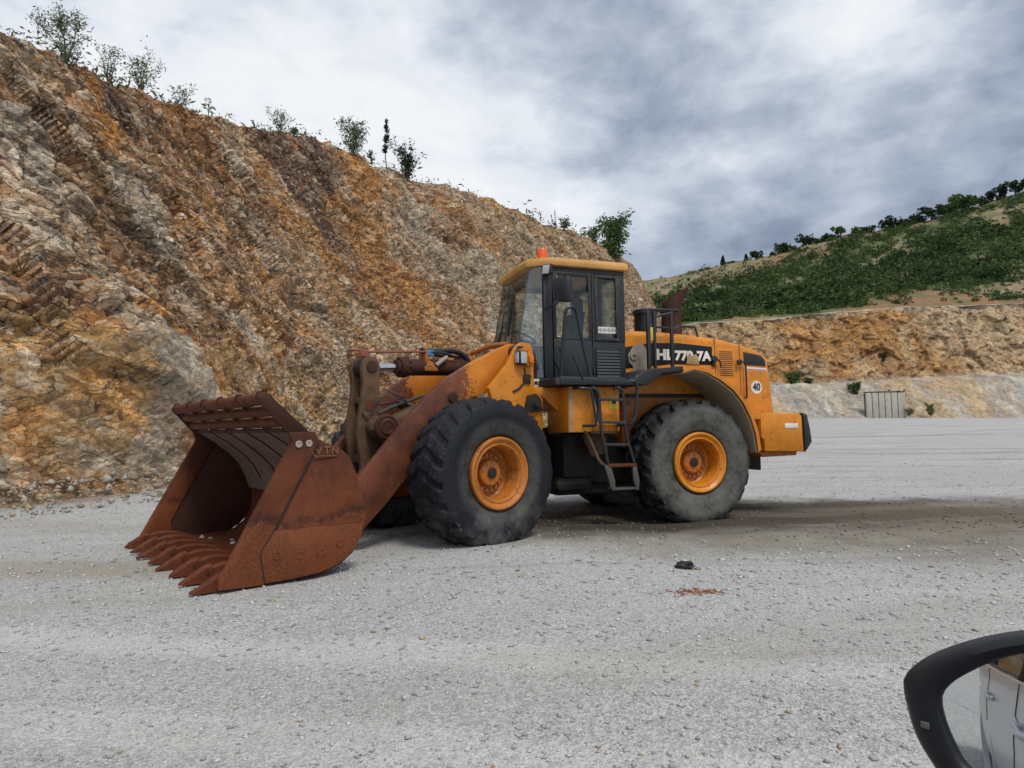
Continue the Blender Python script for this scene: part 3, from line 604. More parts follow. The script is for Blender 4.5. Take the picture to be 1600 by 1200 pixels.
plant('low_bush', 'low green bush on the rim beside the bright green bushy tree', 'bush', (9.4, 75.6, 22.3), 1.7, 2.6, 420, .12, M_LEAF_G, stems=5, seed=16)
r_ = np.random.default_rng(77); nw_ = 260; iw = r_.integers(int(nu * .30), int(nu * .93), nw_); jw = NT_ - 2 + r_.integers(0, 9, nw_)
cw_ = PC.reshape(nu, nv, 3)[iw, jw]; dpt = np.linalg.norm(cw_, axis=1); rw = (.006 + .010 * r_.random(nw_) ** 2) * dpt * .5
Cw = np.repeat(cw_, 16, 0) + r_.normal(size=(nw_ * 16, 3)) * np.repeat(rw, 16)[:, None] * np.array([1.5, 1.5, .8]); Cw[:, 2] += np.repeat(rw, 16) * .5
V, F = leaf_quads(Cw, np.repeat(rw * .32, 16), r_); tag(npmesh('rim_weeds', V, F, M_LEAF_Y), kind='stuff')
# on the bench at the right
plant('bush', 'dark green bush at the foot of the orange wall, nearest the loader', 'bush', (34.0, 80.6, 5.7), 1.5, 2.8, 900, .11, M_LEAF_G, stems=7, seed=21)
plant('bush', 'smaller dark bush right of the one nearest the loader, at the orange wall', 'bush', (36.0, 80.8, 5.6), 1.0, 1.8, 450, .10, M_LEAF_G, stems=6, seed=22)
plant('bush', 'bright green bush at the top left corner of the concrete slabs', 'bush', (39.9, 77.6, 4.3), 1.5, 1.5, 620, .10, M_LEAF_G, stems=5, seed=23)
plant('bush', 'dark bush clinging halfway up the orange wall', 'bush', (46.9, 84.3, 8.0), 1.8, 1.7, 700, .10, M_LEAF_D, stems=5, seed=24)
plant('bush', 'grey-green bush spilling over the right side of the concrete slabs', 'bush', (44.1, 76.2, 3.1), 1.5, 2.2, 420, .10, M_LEAF_D, stems=6, seed=25)
plant('weed', 'small green weed at the foot of the rubble bank right of the concrete slabs', 'weed', (46.2, 73.6, 1.75), 1.3, 1.1, 260, .09, M_LEAF_G, stems=4, seed=26)
plant('weed', 'low dry weed at the foot of the concrete slabs', 'weed', (43.4, 72.9, 1.85), .7, 1.5, 220, .08, M_LEAF_Y, stems=5, seed=27)

# scrub that covers the hill: one uncountable mass
r_ = np.random.default_rng(31)
ub = r_.random(22000) * 12.6 + .2; vb = np.clip(r_.random(22000) ** .85, 0, 1) * .985
bb = hill_bare(ub, vb); keep = r_.random(22000) > bb * .78 - .02
cl_n = fbm(np.stack([ub * 2.2, vb * 15, 0 * ub], 1), 3, 261); keep &= (cl_n > -.75)
ub, vb, cl_n = ub[keep], vb[keep], cl_n[keep]; keep = r_.random(len(ub)) < np.where(vb < .45, .60, .36); ub, vb, cl_n = ub[keep], vb[keep], cl_n[keep]
Pb = hill_pt(ub, vb)
rad = (.45 + .75 * r_.random(len(ub)) ** 2) * np.where(r_.random(len(ub)) < .11, 1.7 + 1.3 * r_.random(len(ub)), 1) * (1.0 + .35 * sstep(-.1, .5, cl_n)) * (1 - .45 * hill_bare(ub, vb))
nl = 62; C = r_.normal(size=(len(ub), nl, 3)); C /= np.linalg.norm(C, axis=2)[..., None]; C *= (.55 + .45 * r_.random((len(ub), nl, 1)))
C[:, :, 2] = np.abs(C[:, :, 2]) * 1.05
C = C * rad[:, None, None] + Pb[:, None, :]
V, F = leaf_quads(C.reshape(-1, 3), np.repeat(rad * .115 + .045, nl), r_, 1.1)
btone = (.55 + .65 * r_.random(len(ub)) ** 1.3) * np.where(rad > 1.6, .62, 1); bc_ = np.repeat(btone, nl * 4)[:, None] * np.array([1, 1, 1])
tag(npmesh('hillside_scrub', V, F, M_LEAF_S, None, None, bc_), kind='stuff')

# trees that stand out on the skyline of the hill
def hill_tree(x, z, h, wd, label, conical=False, seed=0, y=189.0, mat=None):
    r = np.random.default_rng(seed + 300); root = empty('pine_tree' if conical else 'hill_tree', (x, y, z)); tag(root, label, 'tree', 'trees on the skyline of the hill')
    m = MB(); m.tube([(0, 0, -1), (0.05 * wd, 0, h * .5), (0, .03 * wd, h * .9)], [.05 * h, .035 * h, .01 * h], 6)
    for k in range(4):
        a = r.random() * 6.28; m.tube([(0, 0, h * (.2 + .1 * k)), (math.cos(a) * wd * .3, math.sin(a) * wd * .3, h * (.4 + .12 * k))], [.02 * h, .006 * h], 5)
    m.build('trunk', M_BARK, root)
    n = int(330 + 40 * h); nc = 9; cc = np.stack([r.normal(size=nc) * wd * .24, r.normal(size=nc) * wd * .2, h * (.28 + .58 * r.random(nc))], 1)
    if conical:
        q = r.random(n) ** .8; a = r.random(n) * 6.28; rr = wd * .5 * (1.04 - q) * np.sqrt(r.random(n)); C = np.stack([rr * np.cos(a), rr * np.sin(a), h * (.1 + .92 * q)], 1)
    else:
        j = r.integers(0, nc, n); v = r.normal(size=(n, 3)); v /= np.linalg.norm(v, axis=1)[:, None]; C = cc[j] + v * (wd * .24) * (.5 + .5 * r.random((n, 1))); C[:, 2] = np.maximum(C[:, 2], .1 * h)
    V, F = leaf_quads(C, np.full(n, .06 * wd + .12), r, 1.1); npmesh('crown', V, F, mat or M_LEAF_H, root)
HTREES = [(61.3, 46.6, 4.0, 2.6, 'small dark cone-shaped pine standing alone, leftmost tree of the hill skyline', True), (64.0, 46.8, 2.0, 1.8, 'tiny round tree just right of the lone pine on the skyline', False),
 (68.0, 47.3, 3.6, 2.4, 'narrow dark tree standing on orange soil, second from the left on the hill skyline', True), (71.2, 48.0, 4.6, 4.2, 'dark spiky-topped tree right of the narrow one on the orange soil', False),
 (75.6, 49.0, 2.2, 2.2, 'tiny round tree in the gap left of the wide dark skyline tree', False), (79.0, 49.2, 5.2, 6.2, 'wide dark round tree, first big one on the left half of the skyline', False), (82.2, 50.0, 2.6, 3.4, 'low bush-like tree touching the right side of the first wide dark tree', False),
 (87.6, 51.4, 5.6, 6.6, 'second wide dark round tree, twin of the first and right of it', False), (91.6, 52.8, 3.4, 4.6, 'flat-topped low tree right of the second wide dark tree', False), (95.4, 53.6, 5.6, 3.6, 'taller pale green tree rising above the low dark thicket', False), (99.6, 54.6, 3.2, 5.2, 'low dark thicket tree under the pale green taller one', False), (103.0, 55.4, 3.0, 4.6, 'low dark thicket tree at the end of the dark belt, before the orange cut', False),
 (109.6, 56.2, 6.6, 5.6, 'egg-shaped dark tree standing free in the middle of the skyline', False), (114.6, 57.4, 3.6, 5.0, 'low dark tree beside the egg-shaped one', False), (118.4, 58.4, 4.6, 5.4, 'dark tree with a pointed tip in the belt right of the egg-shaped tree', False), (122.0, 59.8, 5.4, 5.6, 'ragged dark tree in the middle of the belt right of the egg-shaped tree', False), (126.0, 61.0, 4.4, 5.6, 'dark tree joining the belt to the big pale-topped tree', False),
 (130.6, 62.2, 7.6, 8.6, 'big round tree with a pale green top, largest on the skyline', False), (136.2, 64.0, 4.4, 5.0, 'low tree in the dip right of the largest skyline tree', False), (139.8, 65.4, 6.0, 4.4, 'upright tree at the left of the last dense skyline cluster', False), (143.2, 66.6, 6.4, 5.2, 'bushy tree in the middle of the last dense skyline cluster', False), (146.6, 67.8, 6.4, 3.6, 'narrow upright tree near the right edge of the skyline', False), (150.4, 69.0, 7.0, 5.0, 'rightmost tree of the skyline, cut by the edge of the photo', False)]
for i, (x, z, h, wd, lb, cn) in enumerate(HTREES): hill_tree(x, z - .2 - np.interp(x, [100, 150], [0, 2.0]), h * .78, wd * .85, lb, cn, i, mat=M_LEAF_G if 'pale' in lb else None)

# ------------------------------------------------------------------ concrete slabs against the bank
M_CONC = worn('weathered_concrete', (.46, .43, .37), .9, (.17, .16, .14), .55, bump=.35, scale=.8, spec=.2)
M_DARKGAP = plain('dark_steel', (.03, .03, .032), .7)
slab = empty('concrete_barrier', (38.9, 73.2, 1.95)); tag(slab, 'row of upright grey concrete slabs with dark gaps leaning on the rubble bank', 'concrete wall')
for k in range(6):
    m = MB(); m.box(k * .70 + .03, k * .70 + .65, 0, .26, -.3, 2.55 - .03 * (k % 2), .03); m.build('slab', M_CONC, slab)
m = MB(); m.box(0, 4.3, .30, .40, -.3, 2.5, .0); m.build('backing', M_DARKGAP, slab)
m = MB(); m.box(-.02, 4.32, -.03, .45, 2.56, 2.66, .01); m.build('top_rail', M_DARKGAP, slab)
m = MB(); m.box(4.14, 4.30, -.02, .28, -.3, 2.55, .02); m.build('end_post', M_CONC, slab)

# ------------------------------------------------------------------ small things on the gravel
def lump(name, label, cat, loc, size, mat, seed, flat=.5):
    bm = bmesh.new(); bmesh.ops.create_icosphere(bm, subdivisions=3, radius=1)
    P = np.array([v.co[:] for v in bm.verts]); nz = .35 * fbm(P * 1.3 + seed * 7.1, 3, seed); f, _, _ = facets(P * 1.6 + seed, seed, .5, .25)
    P = P * (1 + nz + .5 * f)[:, None] * np.array(size); P[:, 2] = np.maximum(P[:, 2], -size[2] * .5)
    for v, q in zip(bm.verts, P): v.co = q
    me = bpy.data.meshes.new(name); bm.to_mesh(me); bm.free(); o = fin(name, me, mat, None, 30); o.location = loc; return tag(o, label, cat)
gz = lambda x, y: float(ground_z(x, y)) + float(ground_bump(np.array([x]), np.array([y]))[0])
lump('scrap_rubber', 'flat black lump of scrap rubber lying on the grey gravel', 'scrap', (1.55, 6.2, gz(1.55, 6.2) + .025), (.085, .05, .035), plain('black_rubber_scrap', (.012, .012, .013), .55), 3)
M_BRICK = plain('brick_clay', (.30, .12, .065), .95, 0, .1, .3, 25)
bc = rng.normal(size=(240, 2)) * np.array([.12, .05]); bs = .005 + .022 * rng.random(240) ** 3
bo = rocks_mesh('crushed_brick', np.stack([bc[:, 0], bc[:, 1], bs * .15], 1), bs, np.array([[.32, .13, .07]]) * (.7 + .6 * rng.random((240, 1))), M_STONE, None, 9, .30)
bo.location = (1.42, 5.27, gz(1.42, 5.27)); tag(bo, 'reddish-brown patch of crushed brick on the gravel in front of the loader', 'brick')
# ------------------------------------------------------------------ wheel loader: materials
OR = (.64, .225, .010); RUST = (.135, .036, .012); RUSTD = (.058, .020, .012)
M_OR = worn('orange_paint', OR, .42, (.24, .11, .04), .46, (.15, .05, .02), .43, bump=.1)
M_ORD = worn('grimy_orange_paint', (.50, .155, .014), .5, (.11, .075, .045), .8, (.14, .05, .022), .48, bump=.12)
M_ROOF = worn('faded_roof_paint', (.62, .33, .085), .6, (.30, .20, .10), .4, bump=.08)
M_BLK = worn('black_paint', (.016, .019, .024), .42, (.06, .057, .052), .14, bump=.05)
M_BLKD = worn('dusty_black_steel', (.022, .023, .026), .6, (.12, .105, .085), .5, bump=.12)
M_GRIME = worn('greasy_frame', (.020, .017, .015), .75, (.075, .060, .045), .5, (.09, .045, .02), .2, bump=.3)
M_RUST = worn('rusty_steel', RUST, .72, (.060, .020, .012), .75, (.25, .075, .022), .36, var=.32, bump=.25, spec=.3)
M_RUSTD = worn('dark_rusty_steel', RUSTD, .75, (.05, .028, .02), .6, (.15, .055, .03), .3, var=.3, bump=.25, spec=.3)
M_DUSTY = worn('dust_caked_steel', (.135, .082, .050), .88, (.055, .034, .022), .75, (.17, .06, .026), .32, var=.25, bump=.35, spec=.2)
M_BACK = worn('scoured_bucket_steel', (.215, .160, .120), .7, (.075, .05, .038), .6, (.14, .06, .035), .3, var=.25, bump=.2, spec=.3)
M_CHROME = plain('chrome_rod', (.62, .62, .64), .16, 1.0); M_HOSE = plain('hose_rubber', (.014, .014, .016), .5)
M_GLASS = glass('cab_glass', (.88, .93, .92), .06, .025); M_SCREEN = glass('windscreen_glass', (.80, .90, .91), .36, .05); M_LENS = plain('clear_lens', (.42, .43, .43), .10); M_DUSTYLENS = plain('dusty_plastic', (.30, .29, .27), .6); M_AMBER = plain('amber_lens', (.75, .16, .01), .2); M_REDOR = plain('beacon_plastic', (.80, .115, .015), .3)
M_WHITE = worn('sticker_white', (.72, .72, .68), .6, (.4, .38, .34), .3, bump=.02); M_INK = plain('ink', (.015, .015, .02), .6); M_YEL = worn('sticker_yellow', (.55, .42, .05), .6, (.3, .25, .1), .4, bump=.02)
M_LETTER = worn('white_lettering', (.74, .73, .68), .55, (.42, .38, .30), .35, bump=.02); M_MUD = worn('dried_mud', (.33, .285, .23), .95, (.22, .18, .14), .6, bump=.4, spec=.1)
M_SEAT = plain('seat_fabric', (.03, .03, .034), .9); M_BLUE = plain('blue_paint', (.05, .22, .42), .5)
M_UNDER = worn('mud_caked_underside', (.46, .37, .26), .95, (.2, .15, .1), .4, bump=.3, spec=.1)
M_DECAL = plain('black_decal', (.009, .009, .010), .45, 0, .25)
M_RUSTL = worn('ground_worn_rust', (.165, .047, .016), .7, (.10, .045, .028), .5, (.30, .12, .05), .3, var=.3, bump=.2, spec=.3)
M_HANG = worn('scuffed_grey_steel', (.085, .080, .075), .7, (.04, .035, .03), .6, (.12, .055, .03), .3, bump=.2)
def mat_side():
    t = NT('bucket_side_rust'); o = t.coord('Object'); x = t.axis(o, 0); z = t.axis(o, 2)
    n1 = t.noise(o, 2.4, 6, .65); n2 = t.noise(o, 13, 7, .72); n3 = t.noise(o, 60, 4, .65); ns = t.noise(t.coord('Object', (9, 9, .8)), 1.0, 5, .6)
    c = t.mix(t.rng(n1, .35, .66), (.080, .022, .009), (.150, .040, .013)); c = t.mix(t.rng(ns, .52, .70, 0, .55), c, (.045, .015, .009))
    c = t.mix(t.rng(n2, .56, .70, 0, .55), c, (.21, .062, .020)); c = t.mix(t.rng(z, .92, 1.25, 0, .62), c, (.040, .015, .011))
    zz = t.math('ADD', z, t.math('MULTIPLY', t.math('SUBTRACT', n1, .5), .42)); band = t.math('MULTIPLY', t.rng(zz, .47, .53), t.rng(zz, .64, .55))
    c = t.mix(t.math('MULTIPLY', t.math('MULTIPLY', band, t.rng(n2, .40, .60)), .7), c, (.022, .011, .009)); lo = t.math('MULTIPLY', t.rng(zz, .54, .47), t.rng(n3, .40, .60, .2, 1)); c = t.mix(t.math('MULTIPLY', lo, .65), c, (.24, .072, .024))
    c = t.mix(t.math('MULTIPLY', t.rng(n3, .66, .72), t.rng(n1, .5, .6)), c, (.34, .16, .07))
    return t.bsdf(c, t.rng(n2, .3, .7, .5, .85), 0, t.bump(t.math('ADD', n2, t.math('MULTIPLY', n3, .5)), .3, .01), .3)
M_SIDE = mat_side()
def mat_arm():
    t = NT('boom_paint_worn_to_rust'); o = t.coord('Object'); x = t.axis(o, 0)
    n1 = t.noise(o, 2.2, 6, .65); n2 = t.noise(o, 26, 6, .75); n3 = t.noise(o, 90, 3, .7)
    orange = t.mix(t.rng(n1, .35, .7), (.50, .155, .012), (.62, .21, .016)); rust = t.mix(t.rng(n1, .35, .65), (.070, .021, .012), (.165, .045, .018))
    lvl = t.rng(x, 1.25, 2.35, .20, .88)
    m = t.rng(t.math('SUBTRACT', t.math('ADD', lvl, t.math('MULTIPLY', t.math('SUBTRACT', n1, .5), .5)), t.math('ADD', t.math('MULTIPLY', n2, .7), t.math('MULTIPLY', n3, .3))), -.04, .05)
    c = t.mix(m, orange, rust); sp = t.math('MULTIPLY', t.rng(n3, .57, .62), t.rng(t.noise(o, 1.9, 2, .5), .48, .62))
    c = t.mix(t.math('MULTIPLY', sp, t.rng(x, 1.5, 2.2)), c, (.42, .20, .10))
    return t.bsdf(c, t.rng(n2, .3, .7, .42, .75), 0, t.bump(t.math('ADD', n2, n3), .2, .008), .4)
M_ARM = mat_arm()
def mat_tyre(name, dust_out, dust, tread, amt):
    t = NT(name); o = t.coord('Object'); sx = t.n('ShaderNodeSeparateXYZ', {0: o})
    rad = t.n('ShaderNodeVectorMath', {0: t.n('ShaderNodeCombineXYZ', {0: sx.outputs[0], 1: 0.0, 2: sx.outputs[2]}).outputs[0]}, operation='LENGTH').outputs['Value']
    n1 = t.noise(o, 3.0, 6, .65); n2 = t.noise(o, 17, 7, .72); n3 = t.noise(o, 60, 4, .7)
    side = t.math('MULTIPLY', t.rng(rad, dust_out + .06, dust_out - .06), t.rng(rad, .415, .46))
    side = t.math('MULTIPLY', side, t.rng(t.math('ADD', t.math('MULTIPLY', n1, .6), t.math('MULTIPLY', n2, .4)), .36, .56, .25, 1))
    c = t.mix(t.rng(n1, .35, .65), tread, tuple(v * 1.7 for v in tread)); c = t.mix(t.math('MULTIPLY', side, amt), c, dust)
    low = t.rng(sx.outputs[2], -.15, -.75); sc_ = t.math('MULTIPLY', t.rng(n2, .55, .68), t.rng(rad, .70, .80))
    c = t.mix(t.math('MULTIPLY', sc_, t.math('ADD', .25, t.math('MULTIPLY', low, .6))), c, (.20, .195, .19))
    c = t.mix(t.math('MULTIPLY', low, t.rng(n1, .42, .65, 0, .5)), c, (.17, .165, .155)); c = t.mix(t.rng(n3, .62, .72, 0, .45), c, (.16, .16, .16))
    return t.bsdf(c, t.rng(n2, .3, .7, .55, .85), 0, t.bump(t.math('ADD', n2, t.math('MULTIPLY', n3, .6)), .45, .014), .35)
M_TYF = mat_tyre('front_tyre_rubber', .585, (.080, .080, .072), (.006, .007, .010), .7); M_TYR = mat_tyre('rear_tyre_rubber', .76, (.118, .117, .102), (.008, .009, .011), .9)

# ------------------------------------------------------------------ frames of the machine
YR, YF, WB = .33579, .69577, 3.638
JX, JY = .35359, 9.7615
L = empty('wheel_loader', (JX, JY, 0), PI + YR)
tag(L, 'orange wheel loader with rusty toothed bucket lowered to the gravel and a black cab', 'wheel loader')
def fr(o): o.rotation_euler[2] = YF - YR; return o             # parts of the front half swing with the centre joint
def rp(name, mb, mat, parent=None, smooth=35): return mb.build(name, mat, parent or L, smooth)
def fp(name, mb, mat, smooth=35): return fr(mb.build(name, mat, L, smooth))

# ---- wheels
def tyre_mesh(name, lug, seed):
    NTH, prof = 360, []
    base = [(.405, .275), (.43, .302), (.47, .322), (.53, .340), (.56, .346), (.60, .350), (.67, .350), (.69, .349), (.73, .343), (.76, .335), (.785, .325), (.805, .312), (.82, .30), (.832, .285), (.842, .268)] + [(.865 - .02 * (y_ / .25) ** 3, y_) for y_ in np.linspace(.25, 0, 15)]
    base = base + [(r, -y) for r, y in base[-2::-1]]
    br, by = np.array(base).T; th = np.arange(NTH) * 2 * PI / NTH
    R = np.repeat(br[None], NTH, 0); Yv = np.repeat(by[None], NTH, 0); T = np.repeat(th[:, None], len(br), 1)
    ph = (T * 22 / (2 * PI) + np.abs(Yv) * 2.1 * np.sign(Yv + 1e-6) * np.sign(Yv + 1e-6)) % 1.0
    g = sstep(.0, .05, ph) * sstep(.42, .37, ph); cent = sstep(.035, .06, np.abs(np.abs(Yv) - .13))
    tread = sstep(.78, .83, R); P3 = np.stack([R * np.cos(T) * 7, Yv * 9, R * np.sin(T) * 7], -1).reshape(-1, 3); nz = fbm(P3, 3, seed).reshape(R.shape)
    dep = lug * (g * np.clip(.35 + .9 * np.abs(Yv) / .25, 0, 1.15)) * (1 + .5 * nz) + lug * .5 * (1 - cent)
    R = R - tread * dep + tread * .010 * nz; Yv = Yv * (1 - .05 * tread * g * (lug / .03))
    R = R + .004 * np.sin(T * 2 + seed) * sstep(.5, .7, R)
    ring = (np.exp(-((R - .56) / .006) ** 2) + np.exp(-((R - .69) / .007) ** 2)) * .006; Yv = Yv + np.sign(Yv) * ring * (np.abs(Yv) > .2)
    V = np.stack([R * np.cos(T), Yv, R * np.sin(T)], -1)
    lim = -.796; Zs = V[..., 2]; sq = np.clip((lim + .012 - Zs), 0, 1); V[..., 2] = np.where(Zs < lim, lim, Zs)   # the load flattens and bulges the foot
    low = sstep(-.45, -.8, Zs); V[..., 1] *= 1 + .045 * low
    np_ = len(br); i = np.arange(NTH)[:, None] * np_ + np.arange(np_ - 1)[None]; j = ((np.arange(NTH) + 1) % NTH)[:, None] * np_ + np.arange(np_ - 1)[None]
    return V.reshape(-1, 3), np.stack([i, i + 1, j + 1, j], -1).reshape(-1, 4)
TVF = tyre_mesh('tyre', .030, 3); TVR = tyre_mesh('tyre', .046, 5)
def wheel(x, side, front):
    V, F = TVF if front else TVR
    w_ = npmesh('wheel', V if side > 0 else V * np.array([1, 1, 1]), F, M_TYF if front else M_TYR, None, 50)      # the tyre carries rim and hub
    w_.parent = L; cpos = Vector((x, side * 1.08, .796)); da = (YF - YR) if front else 0
    w_.location = Matrix.Rotation(da, 3, 'Z') @ cpos if front else cpos; w_.rotation_euler[2] = da + (0 if side > 0 else PI)
    m = MB(); m.lathe([(.405, .262), (.412, .300), (.408, .326), (.396, .338), (.380, .336), (.365, .322), (.338, .306), (.332, .312), (.322, .313), (.316, .300), (.308, .292), (.300, .27), (.296, .06), (.262, .035), (.20, .03), (.0, .03), (.0, -.05), (.285, -.05), (.40, -.27), (.41, -.3), (.42, -.27), (.36, 0)], seg=72, ends=False)
    m.build('rim', M_OR if not front else M_ORR, w_, 30)
    m = MB(); m.lathe([(.235, .030), (.235, .075), (.225, .082), (.168, .082), (.160, .095), (.150, .135), (.135, .15), (.075, .155), (.07, .165), (.0, .165)], seg=48)
    for k in range(18):
        a = k * 2 * PI / 18; m.cyl((.198 * math.cos(a), .075, .198 * math.sin(a)), (.198 * math.cos(a), .108, .198 * math.sin(a)), .017, seg=6)
    for k in range(8):
        a = k * 2 * PI / 8 + .2; m.cyl((.112 * math.cos(a), .14, .112 * math.sin(a)), (.112 * math.cos(a), .160, .112 * math.sin(a)), .010, seg=6)
    m.build('hub', M_ORD, w_, 30)
    m = MB(); m.lathe([(.062, .155), (.062, .178), (.05, .186), (.0, .186)], seg=24); m.build('hub_cap', M_GRIME, w_, 30)
    m = MB(); a = 2.2; m.tube([(.318 * math.cos(a), .30, .318 * math.sin(a)), (.30 * math.cos(a), .33, .30 * math.sin(a)), (.27 * math.cos(a), .335, .27 * math.sin(a))], .008, 8); m.build('valve', M_BLK, w_)
    return w_
M_ORR = worn('rust_speckled_rim_paint', (.50, .165, .016), .55, (.14, .075, .04), .6, (.13, .045, .020), .52, bump=.15, scale=1.6)
for front in (True, False):
    for s in (1, -1): wheel(WB / 2 if front else -WB / 2, s, front)

# ---- rear half: frame, axle, body panels
m = MB(); m.prism([(-3.55, .72), (-3.3, .60), (-.75, .50), (-.15, .62), (-.10, 1.15), (-3.6, 1.15)], -.48, .48, .02)
m.cyl((-.02, 0, .45), (-.02, 0, 1.30), .16, seg=20, bev=.02); m.box(-.9, -.12, -.40, .40, .34, .52, .03)
m.prism([(-3.35, .60), (-2.85, .66), (-2.85, .95), (-3.35, .95)], -.75, .75, .02); rp('rear_frame', m, M_GRIME)
m = MB(); m.cyl((-WB / 2, -1.0, .796), (-WB / 2, 1.0, .796), .15, seg=20); m.cyl((-WB / 2, -.30, .796), (-WB / 2, .30, .796), .30, seg=24, bev=.08); m.cyl((-WB / 2, .8, .796), (-WB / 2, 1.1, .796), .2, .24, seg=24); rp('rear_axle', m, M_GRIME)
m = MB(); m.box(-.55, .02, .10, .72, .42, .62, .10); m.box(-.60, -.1, -.70, .70, .60, 1.22, .06); rp('underbody_tank', m, M_GRIME)

hoodp = [(-1.07, 1.74), (-1.07, 2.690), (-1.81, 2.682), (-2.36, 2.650), (-2.82, 2.600), (-3.20, 2.525), (-3.45, 2.455), (-3.60, 2.385), (-3.665, 2.30), (-3.70, 2.0), (-3.755, 1.44), (-2.92, 1.44), (-2.80, 1.60), (-2.52, 1.74)]
def hood_prism(m, pts, hw, rad):
    """profile swept across with rounded shoulders"""
    n = 6; cx = sum(p[0] for p in pts) / len(pts); cz = sum(p[1] for p in pts) / len(pts); rings = []
    steps = [(-hw + rad * (1 - math.cos(k * PI / 2 / n)), 1 - math.sin(k * PI / 2 / n)) for k in range(n + 1)]
    for y, q in steps + [(-a, b) for a, b in steps[::-1]]:
        ring = []
        for i, (x, z) in enumerate(pts):
            topside = (z > 1.9); ins = rad * q
            ring.append((x + (ins if x < -3.5 else 0), y, z - (ins if topside and x < -1.0 and z > 2.3 else 0)))
        rings.append(ring)
    return m.ring_sweep(rings)
m = MB(); hood_prism(m, hoodp, .65, .10); HOOD = rp('engine_hood', m, M_OR, None, 40)
m = MB(); m.prism([(-1.085, 2.43), (-1.58, 2.508), (-2.02, 2.518), (-2.608, 2.476), (-2.60, 2.20), (-1.9, 2.20), (-1.085, 2.12)], .640, .655, .003); rp('side_decal', m, M_DECAL, HOOD)
def text(body, size, xc, yc, zc, mat, parent, bold=.0, sx=1.0, name='lettering', depth=.002, slant=0, front=1):
    c = bpy.data.curves.new('t', 'FONT'); c.body = body; c.size = size; c.extrude = depth; c.offset = bold; c.align_x = 'CENTER'; c.align_y = 'CENTER'; c.shear = slant
    o = bpy.data.objects.new('t', c); COL.objects.link(o); dg = bpy.context.evaluated_depsgraph_get(); me = bpy.data.meshes.new_from_object(o.evaluated_get(dg)); bpy.data.objects.remove(o); bpy.data.curves.remove(c)
    # seen from the machine's left: text x runs to the rear, up is z
    for v in me.vertices: x, y, z = v.co; v.co = (xc - x * sx, yc + z, zc + y)
    return fin(name, me, mat, parent, None)
text('HL', .205, -1.775, .658, 2.333, M_LETTER, HOOD, .0105, 1.12); text('770-7A', .190, -2.262, .658, 2.324, M_LETTER, HOOD, .0095, 1.10)
for xs_ in ([(-2.655, 2.62), (-2.655, 1.98)], [(-3.10, 2.54), (-3.11, 1.46)], [(-1.07, 2.43), (-2.60, 2.53)][:0]):
    if xs_:
        m = MB(); m.tube([(x, .6505, z) for x, z in xs_], .005, 6); rp('panel_seam', m, M_INK, HOOD)
# vents and plates on the hood side
m = MB(); m.prism([(-2.69, 2.02), (-3.01, 2.02), (-3.01, 2.46), (-2.69, 2.452)], .642, .655, .003); GR = rp('grille_panel', m, M_OR, HOOD)
m = MB()
for k in range(13):
    z0 = 2.04 + k * .030; m.hexa([(-2.73, .650, z0), (-2.97, .650, z0 - .0), (-2.97, .6575, z0 - .0), (-2.73, .6575, z0), (-2.73, .650, z0 + .012), (-2.97, .650, z0 + .012), (-2.97, .6575, z0 + .012), (-2.73, .6575, z0 + .012)])
rp('grille', m, M_INK, HOOD)
m = MB(); m.prism([(-3.175, 2.412), (-3.50, 2.362), (-3.57, 2.29), (-3.585, 2.195), (-3.18, 2.212)], .640, .656, .003); rp('vent', m, M_INK, HOOD)
m = MB(); m.prism([(-3.20, 2.13), (-3.60, 2.115), (-3.60, 2.165), (-3.20, 2.182)], .642, .6535, .001); rp('warning_strip', m, M_WHITE, HOOD)
m = MB(); m.prism([(-3.22, 2.139), (-3.59, 2.125), (-3.59, 2.138), (-3.22, 2.153)], .6505, .6545, 0); rp('warning_print', m, plain('red_print', (.42, .05, .03), .6), HOOD)
m = MB(); m.cyl((-3.395, .645, 1.868), (-3.395, .655, 1.868), .102, seg=40, bev=.002); SP = rp('speed_sign', m, M_WHITE, HOOD)
text('40', .155, -3.395, .658, 1.868, M_INK, HOOD, .004, .88, 'speed_number')
m = MB(); m.tube([(-3.17, .66, 1.70), (-3.17, .705, 1.71), (-3.17, .705, 2.245), (-3.11, .71, 2.255), (-3.05, .71, 2.245)], .013, 8, .03); m.cyl((-3.05, .69, 2.245), (-3.05, .74, 2.245), .045, seg=16, bev=.01); rp('grab_handle', m, M_BLK, HOOD)
m = MB(); m.tube([(-2.64, .66, 2.30), (-2.64, .71, 2.29), (-2.70, .715, 2.25), (-2.72, .70, 2.17)], .013, 8, .03); m.cyl((-2.62, .655, 2.29), (-2.62, .71, 2.29), .05, seg=16, bev=.01); m.box(-2.65, -2.59, .655, .68, 2.17, 2.31, .008); rp('hood_latch', m, M_BLK, HOOD)
m = MB(); m.prism([(-1.26, 2.46), (-1.40, 2.50), (-1.46, 2.44), (-1.50, 2.30), (-1.46, 2.12), (-1.40, 2.0), (-1.24, 1.86), (-1.17, 1.88), (-1.22, 2.05), (-1.25, 2.16), (-1.18, 2.22), (-1.17, 2.33), (-1.21, 2.38)], .650, .664, .006); rp('mud_patch', m, M_MUD, HOOD)
m = MB(); m.lathe([(.055, 0), (.055, .03), (.03, .034), (.028, .012), (0, .012)], (-1.25, .66, 2.30), 20); rp('lifting_eye', m, M_MUD, HOOD)
m = MB(); m.prism([(-2.14, 2.21), (-2.36, 2.20), (-2.36, 2.30), (-2.31, 2.36), (-2.25, 2.33), (-2.17, 2.345)], .6615, .6655, .002); rp('mud_smear', m, worn('ochre_mud', (.36, .27, .13), .95, (.25, .2, .12), .5), HOOD)
m = MB(); m.box(-1.78, -1.05, -.645, .645, 1.0, 1.735, .01); m.box(-2.62, -1.785, -.60, .60, 1.0, 1.735, .01)
